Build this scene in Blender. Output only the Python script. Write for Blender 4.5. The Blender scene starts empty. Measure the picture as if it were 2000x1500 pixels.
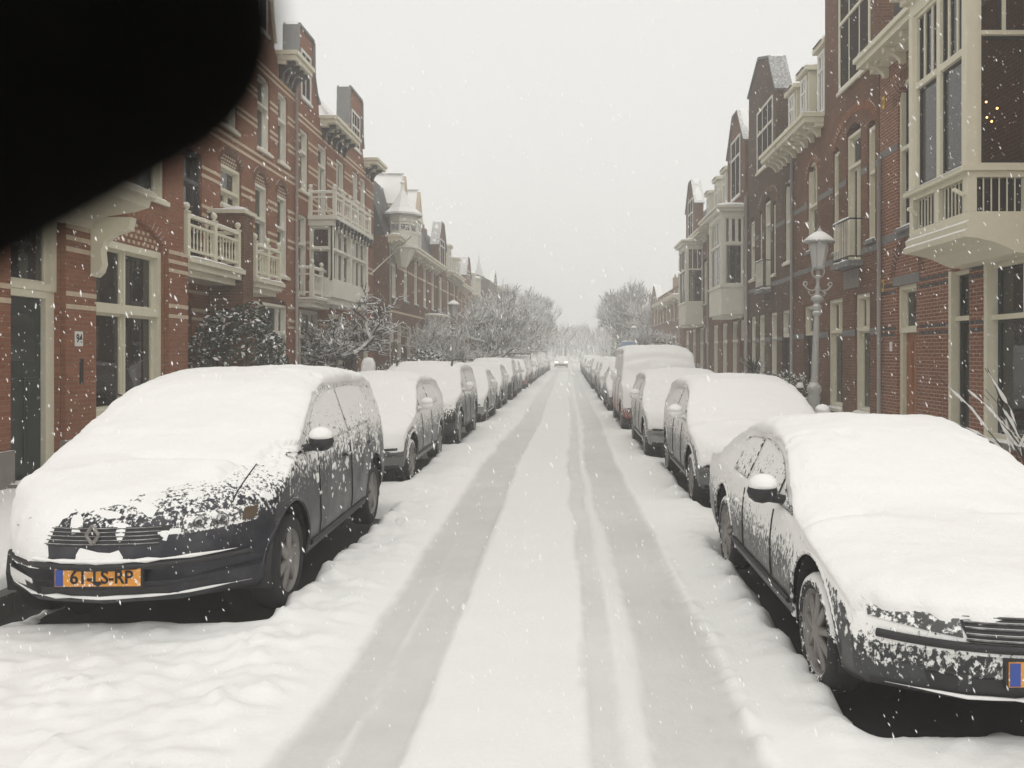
import bpy, math, random
import numpy as np
from mathutils import Vector, Matrix, noise
from mathutils.bvhtree import BVHTree
random.seed(7)
R = math.radians
SC = bpy.context.scene
COL = SC.collection

# ------------------------------------------------------------------ camera
cam = bpy.data.cameras.new('camera')
CAM = bpy.data.objects.new('camera', cam)
COL.objects.link(CAM)
CAM.location = (0, 0, 1.82)
CAM.rotation_euler = (R(90), 0, 0)
cam.sensor_width = 36
cam.lens = 28.8
cam.shift_x = -0.054
cam.shift_y = -0.030
cam.clip_start = 0.01
cam.clip_end = 1500
cam.dof.use_dof = True
cam.dof.focus_distance = 11
cam.dof.aperture_fstop = 11
SC.camera = CAM

# ------------------------------------------------------------------ world, sun, exposure
W = bpy.data.worlds.new('World')
SC.world = W
W.use_nodes = True
wn, wl = W.node_tree.nodes, W.node_tree.links
wn.clear()
sky = wn.new('ShaderNodeTexSky')
sky.sky_type = 'NISHITA'
sky.sun_disc = False
sky.sun_elevation = R(58)
sky.sun_rotation = R(200)
hs = wn.new('ShaderNodeHueSaturation')
hs.inputs['Saturation'].default_value = 0.05
mx = wn.new('ShaderNodeMixRGB')                 # closed cloud deck: almost even, slightly warm white
mx.inputs[0].default_value = 0.93
mx.inputs[2].default_value = (8.35, 8.28, 8.05, 1)
bg = wn.new('ShaderNodeBackground')
bg.inputs['Strength'].default_value = 0.1
wo = wn.new('ShaderNodeOutputWorld')
wl.new(sky.outputs[0], hs.inputs['Color'])
wl.new(hs.outputs[0], mx.inputs[1])
wl.new(mx.outputs[0], bg.inputs[0])
wl.new(bg.outputs[0], wo.inputs[0])

sl = bpy.data.lights.new('sun', 'SUN')
sl.energy = 0.85
sl.angle = R(70)
sl.color = (1.0, 0.975, 0.94)
SUN = bpy.data.objects.new('sun', sl)
COL.objects.link(SUN)
SUN.rotation_euler = (R(32), 0, R(20))

vs = SC.view_settings
vs.view_transform = 'Standard'
vs.look = 'None'
vs.exposure = 0.16
vs.gamma = 1.0
SC.cycles.use_denoising = True
SC.cycles.max_bounces = 8
SC.cycles.diffuse_bounces = 3
SC.cycles.glossy_bounces = 3
SC.cycles.transparent_max_bounces = 12
SC.cycles.volume_bounces = 4
SC.cycles.volume_step_rate = 4

# ------------------------------------------------------------------ helpers
class MB:
    def __init__(s):
        s.v = []; s.f = []; s.m = []; s.cur = 0
    def add(s, vs, fs):
        b = len(s.v)
        s.v.extend(vs)
        s.f.extend([tuple(b + i for i in f) for f in fs])
        s.m.extend([s.cur] * len(fs))
    def box(s, x0, x1, y0, y1, z0, z1):
        s.add([(x0,y0,z0),(x1,y0,z0),(x1,y1,z0),(x0,y1,z0),(x0,y0,z1),(x1,y0,z1),(x1,y1,z1),(x0,y1,z1)],
              [(0,3,2,1),(4,5,6,7),(0,1,5,4),(1,2,6,5),(2,3,7,6),(3,0,4,7)])
    def grid(s, P, close=False):
        P = np.asarray(P, float)
        n, m = P.shape[0], P.shape[1]
        fs = []
        for i in range(n - 1):
            for j in range(m - 1 if not close else m):
                k = (j + 1) % m
                fs.append((i*m+j, i*m+k, (i+1)*m+k, (i+1)*m+j))
        s.add([tuple(p) for p in P.reshape(-1, 3)], fs)
    def tube(s, pts, rad, n=6, cap=True):
        pts = [Vector(p) for p in pts]
        if not hasattr(rad, '__len__'): rad = [rad] * len(pts)
        b = len(s.v); up = Vector((0, 0, 1)); fs = []
        t0 = (pts[1] - pts[0]).normalized()
        if abs(t0.dot(up)) > 0.95: up = Vector((1, 0, 0))
        a = t0.cross(up).normalized()
        for i, p in enumerate(pts):
            t = (pts[min(i+1, len(pts)-1)] - pts[max(i-1, 0)])
            t = t.normalized() if t.length > 1e-9 else t0
            a = (a - t * a.dot(t))
            a = a.normalized() if a.length > 1e-6 else t.orthogonal().normalized()
            c = t.cross(a)
            for k in range(n):
                q = 2 * math.pi * k / n
                w = p + (a * math.cos(q) + c * math.sin(q)) * rad[i]
                s.v.append((w.x, w.y, w.z))
        for i in range(len(pts) - 1):
            for k in range(n):
                k2 = (k + 1) % n
                fs.append((b+i*n+k, b+i*n+k2, b+(i+1)*n+k2, b+(i+1)*n+k))
        if cap:
            fs.append(tuple(b + k for k in range(n)))
            fs.append(tuple(b + (len(pts)-1)*n + k for k in reversed(range(n))))
        s.f.extend(fs); s.m.extend([s.cur] * len(fs))
    def lathe(s, prof, c=(0, 0, 0), n=12, axis='z', sc=1.0):
        P = []
        for r, h in prof:
            row = []
            for k in range(n):
                a = 2 * math.pi * k / n
                x, y = r * math.cos(a) * sc, r * math.sin(a) * sc
                q = (x, y, h * sc) if axis == 'z' else (h * sc, x, y)
                row.append((c[0]+q[0], c[1]+q[1], c[2]+q[2]))
            P.append(row)
        s.grid(P, True)
    def mesh(s, smooth=False):
        me = bpy.data.meshes.new('m')
        me.from_pydata(s.v, [], s.f)
        if any(s.m): me.polygons.foreach_set('material_index', s.m)
        if smooth: me.polygons.foreach_set('use_smooth', [True] * len(me.polygons))
        me.update()
        return me
    def build(s, name, mat, parent=None, smooth=False, world=False):
        return mobj(name, s.mesh(smooth), mat, parent, world)

def mobj(name, me, mat, parent=None, world=False):
    me.name = name
    o = bpy.data.objects.new(name, me)
    COL.objects.link(o)
    mats = mat if isinstance(mat, (list, tuple)) else [mat]
    if not me.materials:
        for m in mats: me.materials.append(m)
    if parent is not None:
        o.parent = parent
        if world: o.matrix_parent_inverse = Matrix.Translation(-parent.location)
    return o

def tag(o, label, cat, group=None, kind=None):
    if label: o['label'] = label
    if cat: o['category'] = cat
    if group: o['group'] = group
    if kind: o['kind'] = kind
    return o

def empty(name, loc, rz=0.0):
    o = bpy.data.objects.new(name, None)
    o.empty_display_size = 0.3
    COL.objects.link(o)
    o.location = loc
    o.rotation_euler = (0, 0, rz)
    return o

def copy_tree(o, parent=None):
    c = o.copy(); COL.objects.link(c)
    if parent is not None: c.parent = parent
    for ch in KIDS(o): copy_tree(ch, c)
    return c
def KIDS(o): return list(o.children)

def nz(x, y, z=0.0): return noise.noise(Vector((x, y, z)))
def sstep(a, b, x):
    t = np.clip((x - a) / (b - a), 0, 1)
    return t * t * (3 - 2 * t)

# ------------------------------------------------------------------ materials
MAT = {}
class NT:
    def __init__(s, name):
        s.m = bpy.data.materials.new(name); s.m.use_nodes = True
        s.t = s.m.node_tree; s.t.nodes.clear()
        s.out = s.n('ShaderNodeOutputMaterial')
    def n(s, k, **kw):
        nd = s.t.nodes.new(k)
        for a, b in kw.items():
            if hasattr(nd, a): setattr(nd, a, b)
        return nd
    def l(s, a, b): s.t.links.new(a, b)
    def val(s, sock, v):
        if hasattr(v, 'is_linked'): s.l(v, sock)
        else: sock.default_value = v
    def math(s, op, a, b=0.0, c=0.0, clamp=False):
        nd = s.n('ShaderNodeMath', operation=op); nd.use_clamp = clamp
        s.val(nd.inputs[0], a); s.val(nd.inputs[1], b)
        if op in ('MULTIPLY_ADD', 'SMOOTH_MIN'): s.val(nd.inputs[2], c)
        return nd.outputs[0]
    def noise(s, vec, scale, detail=3, rough=0.55):
        nd = s.n('ShaderNodeTexNoise')
        nd.inputs['Scale'].default_value = scale; nd.inputs['Detail'].default_value = detail
        nd.inputs['Roughness'].default_value = rough
        if vec is not None: s.l(vec, nd.inputs['Vector'])
        return nd.outputs['Fac']
    def ramp(s, x, a, b):
        nd = s.n('ShaderNodeMapRange'); nd.interpolation_type = 'SMOOTHSTEP'
        s.l(x, nd.inputs[0]); s.val(nd.inputs[1], a); s.val(nd.inputs[2], b)
        return nd.outputs[0]
    def mix(s, f, a, b):
        nd = s.n('ShaderNodeMixRGB'); s.val(nd.inputs[0], f)
        for i, v in ((1, a), (2, b)):
            if hasattr(v, 'is_linked'): s.l(v, nd.inputs[i])
            else: nd.inputs[i].default_value = (*v, 1)
        return nd.outputs[0]
    def bsdf(s, col, rough=0.6, spec=0.4, metal=0.0, bump=None, bs=0.2, bd=0.01, **kw):
        b = s.n('ShaderNodeBsdfPrincipled')
        if hasattr(col, 'is_linked'): s.l(col, b.inputs['Base Color'])
        else: b.inputs['Base Color'].default_value = (*col, 1)
        s.val(b.inputs['Roughness'], rough)
        b.inputs['Specular IOR Level'].default_value = spec
        b.inputs['Metallic'].default_value = metal
        for k, v in kw.items(): s.val(b.inputs[k], v)
        if bump is not None:
            bp = s.n('ShaderNodeBump'); bp.inputs['Strength'].default_value = bs; bp.inputs['Distance'].default_value = bd
            s.l(bump, bp.inputs['Height']); s.l(bp.outputs[0], b.inputs['Normal'])
        return b.outputs[0]
    def mixsh(s, f, a, b):
        nd = s.n('ShaderNodeMixShader'); s.val(nd.inputs[0], f); s.l(a, nd.inputs[1]); s.l(b, nd.inputs[2])
        return nd.outputs[0]
    def pos(s): return s.n('ShaderNodeNewGeometry').outputs['Position']
    def nrm(s): return s.n('ShaderNodeNewGeometry').outputs['Normal']
    def obj(s): return s.n('ShaderNodeTexCoord').outputs['Object']
    def sep(s, v):
        nd = s.n('ShaderNodeSeparateXYZ'); s.l(v, nd.inputs[0]); return nd.outputs
    def end(s, sh):
        s.l(sh, s.out.inputs['Surface']); MAT[s.m.name] = s.m; return s.m

SNOW = (0.87, 0.862, 0.842)
def snow_sh(t, vec=None):
    v = vec or t.pos()
    h = t.math('ADD', t.noise(v, 11, 5, 0.6), t.math('MULTIPLY', t.noise(v, 75, 3), 0.4))
    return t.bsdf(SNOW, 0.75, 0.25, bump=h, bs=0.42, bd=0.022)
def settle(t, sh, lo=0.45, hi=0.75, amt=0.35, scale=14):
    """snow that has settled on every upward face"""
    g = t.n('ShaderNodeNewGeometry')
    z = t.sep(g.outputs['True Normal'])[2]
    f = t.math('ADD', z, t.math('MULTIPLY', t.math('SUBTRACT', t.noise(g.outputs['Position'], scale, 3), 0.5), amt))
    return t.mixsh(t.ramp(f, lo, hi), sh, snow_sh(t))

def simple(name, col, rough=0.6, spec=0.4, metal=0.0, var=0.12, scale=6, snow=True, bump=0.1):
    t = NT(name); p = t.pos()
    n1 = t.noise(p, scale, 5)
    c = t.mix(n1, tuple(x * (1 - var) for x in col), tuple(min(1, x * (1 + var)) for x in col))
    sh = t.bsdf(c, rough, spec, metal, bump=t.noise(p, scale * 8, 3), bs=bump, bd=0.004)
    return t.end(settle(t, sh) if snow else sh)

def brick_mat(name, c1, c2, mortar, dark=(0.5, 0.45, 0.45), soot=0.35, dust=0.03):
    t = NT(name); p = t.pos()
    s = t.sep(p); nn = t.sep(t.n('ShaderNodeNewGeometry').outputs['True Normal'])
    ax = t.math('ABSOLUTE', nn[0]); side = t.math('GREATER_THAN', ax, 0.5)
    u = t.math('ADD', t.math('MULTIPLY', s[1], side), t.math('MULTIPLY', s[0], t.math('SUBTRACT', 1.0, side)))
    cb = t.n('ShaderNodeCombineXYZ'); t.l(u, cb.inputs[0]); t.l(s[2], cb.inputs[1])
    b = t.n('ShaderNodeTexBrick'); t.l(cb.outputs[0], b.inputs['Vector'])
    b.inputs['Color1'].default_value = (*c1, 1); b.inputs['Color2'].default_value = (*c2, 1)
    b.inputs['Mortar'].default_value = (*mortar, 1)
    b.inputs['Scale'].default_value = 1.0
    b.inputs['Mortar Size'].default_value = 0.0075; b.inputs['Mortar Smooth'].default_value = 0.3
    b.inputs['Brick Width'].default_value = 0.215; b.inputs['Row Height'].default_value = 0.065
    n1 = t.ramp(t.noise(p, 0.7, 6, 0.65), 0.42, 0.68)
    n2 = t.ramp(t.noise(p, 22, 3), 0.3, 0.75)
    c = t.mix(t.math('MULTIPLY', n1, soot), b.outputs['Color'], tuple(x * y for x, y in zip(c1, dark)))
    c = t.mix(t.math('MULTIPLY', n2, 0.22), c, tuple(x * 0.55 for x in c2))
    # fine snow blown onto the wall
    d = t.ramp(t.noise(p, 60, 2), 0.70, 0.76)
    c = t.mix(t.math('MULTIPLY', d, dust * 10), c, (0.7, 0.7, 0.69))
    h = t.math('SUBTRACT', t.math('MULTIPLY', t.noise(p, 70, 2), 0.3), b.outputs['Fac'])
    sh = t.bsdf(c, 0.88, 0.25, bump=h, bs=0.6, bd=0.008)
    return t.end(settle(t, sh))

def snow_mat():
    t = NT('snow'); return t.end(snow_sh(t))
snow_mat()
# street snow: fresh snow with compacted, greyed wheel tracks (attribute 'packed')
t = NT('street_snow'); p = t.pos()
at = t.n('ShaderNodeAttribute'); at.attribute_name = 'packed'
f = at.outputs['Fac']
f2 = t.math('MULTIPLY', f, t.math('ADD', 0.72, t.math('MULTIPLY', t.noise(p, 2.2, 5, 0.7), 0.55)), clamp=True)
c = t.mix(f2, SNOW, (0.60, 0.59, 0.575))
st = t.n('ShaderNodeMapping'); t.l(p, st.inputs[0]); st.inputs['Scale'].default_value = (30, 2.5, 1)
fine = t.math('ADD', t.noise(p, 30, 5, 0.6), t.math('MULTIPLY', t.noise(st.outputs[0], 1.0, 3), 0.6))
t.end(t.bsdf(c, 0.8, 0.25, bump=fine, bs=0.35, bd=0.012))

brick_mat('brick_red', (0.30, 0.118, 0.058), (0.23, 0.086, 0.044), (0.25, 0.155, 0.10))
brick_mat('brick_crimson', (0.27, 0.105, 0.056), (0.20, 0.074, 0.042), (0.44, 0.35, 0.27), soot=0.25, dust=0.05)
brick_mat('brick_brown', (0.20, 0.090, 0.047), (0.135, 0.062, 0.035), (0.21, 0.15, 0.105), dark=(0.42, 0.5, 0.55), soot=0.6, dust=0.05)
brick_mat('brick_dark', (0.115, 0.066, 0.040), (0.076, 0.047, 0.031), (0.14, 0.11, 0.085), dark=(0.6, 0.65, 0.7), soot=0.5, dust=0.05)
brick_mat('brick_orange', (0.27, 0.15, 0.09), (0.21, 0.115, 0.07), (0.24, 0.19, 0.15))
simple('cream', (0.68, 0.645, 0.50), 0.5, 0.4, var=0.08)
simple('white_paint', (0.70, 0.68, 0.58), 0.5, 0.4, var=0.07)
simple('white_wood', (0.72, 0.71, 0.66), 0.5, 0.4, var=0.07)
simple('green_paint', (0.012, 0.024, 0.022), 0.4, 0.4, var=0.3)
simple('dark_paint', (0.02, 0.022, 0.022), 0.4, 0.4, var=0.3)
simple('stone_band', (0.56, 0.46, 0.33), 0.75, 0.3, var=0.15, scale=12)
simple('grey_stone', (0.19, 0.19, 0.185), 0.8, 0.3, var=0.2)
simple('plinth_stone', (0.22, 0.20, 0.18), 0.8, 0.3, var=0.25)
simple('glazed_brick', (0.022, 0.03, 0.03), 0.3, 0.5, var=0.3, scale=25)
simple('slate', (0.06, 0.062, 0.066), 0.6, 0.4, var=0.3)
simple('asphalt', (0.028, 0.027, 0.027), 0.7, 0.35, var=0.4, scale=30, snow=False, bump=0.6)
simple('paving', (0.10, 0.09, 0.085), 0.8, 0.3, var=0.3, scale=10, snow=False)
simple('kerb_stone', (0.11, 0.105, 0.10), 0.8, 0.3, var=0.3, scale=10, snow=False)
simple('rubber', (0.016, 0.016, 0.017), 0.75, 0.3, var=0.3, scale=20, snow=False)
simple('black_plastic', (0.018, 0.018, 0.02), 0.5, 0.4, var=0.3, snow=False)
simple('alloy_dark', (0.07, 0.07, 0.07), 0.4, 0.5, 0.5, snow=True)
simple('alloy', (0.24, 0.225, 0.21), 0.5, 0.5, 0.35, var=0.18, scale=25, snow=False)
simple('pipe_grey', (0.33, 0.30, 0.28), 0.6, 0.4)
simple('lamp_grey', (0.36, 0.36, 0.34), 0.5, 0.4, var=0.12)
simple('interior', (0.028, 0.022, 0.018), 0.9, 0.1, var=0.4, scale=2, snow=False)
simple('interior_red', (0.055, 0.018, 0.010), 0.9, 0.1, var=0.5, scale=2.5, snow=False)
simple('curtain', (0.82, 0.82, 0.80), 0.9, 0.1, var=0.1, snow=False)
simple('curtain_maroon', (0.09, 0.022, 0.03), 0.9, 0.1, var=0.2, snow=False)
simple('grey_blind', (0.33, 0.345, 0.345), 0.85, 0.15, var=0.1, snow=False)
simple('door_wood', (0.28, 0.105, 0.035), 0.5, 0.4, var=0.35, scale=5, snow=False)
simple('bark', (0.045, 0.036, 0.03), 0.9, 0.2, var=0.35, scale=15)
simple('twig', (0.075, 0.062, 0.055), 0.9, 0.2, var=0.3, scale=15)
simple('leaf_dark', (0.022, 0.036, 0.022), 0.5, 0.45, var=0.5, scale=20, snow=False)
simple('leaf_grey', (0.06, 0.075, 0.05), 0.6, 0.4, var=0.4, scale=20, snow=False)
simple('iron', (0.03, 0.03, 0.032), 0.55, 0.4, var=0.3)
simple('glove_fabric', (0.0022, 0.0021, 0.002), 0.95, 0.03, var=0.3, scale=300, snow=False, bump=0.3)
simple('plate_blue', (0.03, 0.07, 0.30), 0.5, 0.4, snow=False)
simple('sign_blue', (0.32, 0.40, 0.60), 0.5, 0.4, snow=False)
simple('indicator_amber', (0.075, 0.045, 0.02), 0.2, 0.5, snow=False)
simple('sign_yellow', (0.75, 0.45, 0.04), 0.5, 0.4, snow=False)
simple('ink', (0.012, 0.012, 0.012), 0.6, 0.3, snow=False)
simple('enamel_white', (0.75, 0.74, 0.70), 0.4, 0.4, snow=False)
simple('tail_red', (0.32, 0.02, 0.015), 0.3, 0.5, var=0.2)

def emit(name, col, st):
    t = NT(name); e = t.n('ShaderNodeEmission'); e.inputs[0].default_value = (*col, 1); e.inputs[1].default_value = st
    return t.end(e.outputs[0])
emit('lamp_glow', (1.0, 0.45, 0.12), 14)
emit('headlight_glow', (1.0, 0.93, 0.75), 9)

# plate: orange-yellow with snow stuck on
t = NT('plate_orange'); p = t.pos()
c = t.mix(t.noise(p, 30, 3), (0.62, 0.24, 0.025), (0.75, 0.33, 0.05))
sh = t.bsdf(c, 0.5, 0.4)
t.end(t.mixsh(t.ramp(t.noise(p, 34, 4, 0.7), 0.545, 0.60), sh, snow_sh(t)))

# window glass: thin pane, see-through, mirror at a slant
def glass(name, tint=(0.90, 0.91, 0.90), ior=1.6, dust=0.0):
    t = NT(name)
    tr = t.n('ShaderNodeBsdfTransparent'); tr.inputs[0].default_value = (*tint, 1)
    gl = t.n('ShaderNodeBsdfGlossy'); gl.inputs['Roughness'].default_value = 0.015
    bp = t.n('ShaderNodeBump'); bp.inputs['Strength'].default_value = 0.06; bp.inputs['Distance'].default_value = 0.02
    t.l(t.noise(t.pos(), 1.7, 2), bp.inputs['Height']); t.l(bp.outputs[0], gl.inputs['Normal'])
    fr = t.n('ShaderNodeFresnel'); fr.inputs[0].default_value = ior
    sh = t.mixsh(t.math('ADD', fr.outputs[0], 0.04, clamp=True), tr.outputs[0], gl.outputs[0])
    return t.end(sh)
glass('glass')
glass('lamp_glass', (0.80, 0.80, 0.78), 1.45)

# car glass and paint with wind-blown snow clinging to it
def clinging(t, base, zlo, zhi, fine=42.0, amt=1.0, streak=True, bias=0.0, upk=.5, front=0.0):
    o = t.obj(); s = t.sep(o)
    mp = t.n('ShaderNodeMapping'); t.l(o, mp.inputs[0]); mp.inputs['Scale'].default_value = (1, 1, 0.55 if streak else 1)
    a = t.noise(mp.outputs[0], fine, 4, 0.65); b = t.noise(o, 5.0, 3)
    g = t.n('ShaderNodeMapRange'); t.l(s[2], g.inputs[0]); g.inputs[1].default_value = zlo; g.inputs[2].default_value = zhi
    g.inputs[3].default_value = -0.24; g.inputs[4].default_value = 0.12
    nn = t.sep(t.n('ShaderNodeNewGeometry').outputs['Normal'])
    up = t.math('MULTIPLY', t.math('MAXIMUM', nn[2], 0.0), upk)
    v = t.math('ADD', t.math('ADD', t.math('MULTIPLY', a, 0.90), t.math('MULTIPLY', b, 0.20)), t.math('ADD', g.outputs[0], up))
    v = t.math('ADD', v, bias)
    v = t.math('ADD', v, t.math('MULTIPLY', t.math('MAXIMUM', t.math('MULTIPLY', nn[1], -1.0), 0.0), front))
    return t.mixsh(t.math('MULTIPLY', t.ramp(v, 0.55, 0.63), amt), base, snow_sh(t))
def paint(name, col, zlo=0.35, zhi=1.0, metal=0.2, bias=0.0, amt=1.0, upk=.5, front=0.06):
    t = NT(name)
    o = t.obj()
    d = t.ramp(t.noise(o, 3.5, 5, 0.7), 0.35, 0.8)
    c = t.mix(t.math('MULTIPLY', d, 0.35), col, (0.16, 0.155, 0.15))
    sh = t.bsdf(c, t.math('ADD', 0.28, t.math('MULTIPLY', d, 0.3)), 0.5, metal)
    return t.end(clinging(t, sh, zlo, zhi, bias=bias, amt=amt, upk=upk, front=front))
def carglass(name, bias=0.03, zlo=0.5, zhi=1.5):
    t = NT(name)
    sh = t.bsdf((0.022, 0.028, 0.026), 0.08, 0.6)
    return t.end(clinging(t, sh, zlo, zhi, 30, 1.0, False, bias))
carglass('car_glass', -0.015)
carglass('door_glass', -1.0)
carglass('car_glass_clear', -0.10)
t = NT('headlight_lens'); sh = t.bsdf((0.055, 0.055, 0.053), 0.10, 0.8, 0.2)
t.end(clinging(t, sh, -1.2, 1.3, 34, 1.0, False, -0.045, .1))
t = NT('gasket'); sh = t.bsdf((0.018, 0.018, 0.02), 0.5, 0.4)
t.end(clinging(t, sh, 0.2, 1.6, 22, 1.0, False, 0.02, .1))
t = NT('rubber_snowy'); sh = t.bsdf((0.018, 0.018, 0.019), 0.75, 0.3)
t.end(clinging(t, sh, -0.6, 1.2, 26, 1.0, False, 0.05))
t = NT('alloy_snowy'); sh = t.bsdf((0.30, 0.28, 0.265), 0.5, 0.5, 0.35)
t.end(clinging(t, sh, -0.6, 1.2, 24, 1.0, False, -0.02))
# ------------------------------------------------------------------ where the cars stand (body style, x centre, front y, rotation)
CARS_L = [('mpv', -2.90, 5.05, 0.028), ('hatch', -3.08, 11.0, 0.0), ('suv', -3.02, 15.5, 0.004), ('sedan', -2.98, 20.7, -0.004),
          ('hatch', -3.0, 25.9, 0.0), ('suv', -2.98, 30.6, 0.0), ('small', -2.95, 36.0, 0.006), ('hatch', -2.95, 40.6, 0.0),
          ('suv', -2.95, 45.6, 0.0), ('sedan', -2.9, 51.4, 0.0), ('hatch', -2.9, 57.0, 0.0), ('small', -2.85, 62.2, 0.0),
          ('suv', -2.85, 67.2, 0.0), ('hatch', -2.8, 73.0, 0.0), ('sedan', -2.75, 79.0, 0.0), ('hatch', -2.7, 85.0, 0.0)]
CARS_R = [('sedan_near', 2.21, 3.62, 0.0), ('hatch', 2.36, 9.3, -0.006), ('hatch', 2.22, 13.9, 0.0), ('van', 2.22, 18.9, 0.0),
          ('sedan', 2.12, 25.2, 0.0), ('hatch', 2.1, 30.6, 0.0), ('small', 2.1, 35.6, 0.0), ('suv', 2.12, 40.4, 0.0),
          ('hatch', 2.1, 45.9, 0.0), ('sedan', 2.1, 51.1, 0.0), ('hatch', 2.1, 57.0, 0.0), ('small', 2.1, 62.2, 0.0),
          ('suv', 2.15, 67.2, 0.0), ('hatch', 2.15, 73.2, 0.0), ('suv', 2.2, 79.0, 0.0)]
SIZE = {'mpv': (4.66, 1.86), 'sedan_near': (4.46, 1.76), 'sedan': (4.46, 1.76), 'hatch': (4.1, 1.74), 'small': (3.7, 1.64), 'suv': (4.5, 1.82), 'van': (4.9, 1.92)}
FOOT = [(x, y, y + SIZE[k][0], SIZE[k][1] / 2) for k, x, y, r in CARS_L + CARS_R]

# ------------------------------------------------------------------ ground
KL, KR = -4.05, 3.45
XL, XR = -7.0, 6.5
g = MB(); g.add([(-500, -60, -0.16), (500, -60, -0.16), (500, 700, -0.16), (-500, 700, -0.16)], [(0, 1, 2, 3)])
tag(g.build('ground', MAT['snow']), 'snow covered ground reaching to the horizon', 'ground', kind='structure')
g = MB(); g.add([(KL, -20, -0.085), (KR, -20, -0.085), (KR, 320, -0.085), (KL, 320, -0.085)], [(0, 1, 2, 3)])
tag(g.build('road', MAT['asphalt']), 'dark asphalt road bared under the parked cars', 'road', kind='structure')
for nm, x0, x1, lab in (('pavement', -9.5, KL - 0.13, 'pavement along the left houses under snow'), ('pavement', KR + 0.13, 9.5, 'pavement along the right houses under snow')):
    g = MB(); g.box(x0, x1, -20, 320, -0.15, 0.07)
    tag(g.build(nm, MAT['paving']), lab, 'pavement', kind='structure')
for x0, lab in ((KL - 0.13, 'stone kerb of the left pavement showing beside the near car'), (KR, 'stone kerb of the right pavement beside the parked cars')):
    ko = None
    g = MB(); g.box(x0, x0 + 0.13, 12, 320, -0.15, 0.075)
    ko = tag(g.build('kerb', MAT['kerb_stone']), lab, 'kerb', kind='structure')
    kb = MB(); kb.box(0, 0.13, 0.006, 0.99, -0.15, 0.075); km = kb.mesh()
    for i in range(14):
        k = mobj('kerb_block', km, MAT['kerb_stone'], ko); k.location = (x0, -2 + i, random.uniform(-.006, .006))

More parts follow.
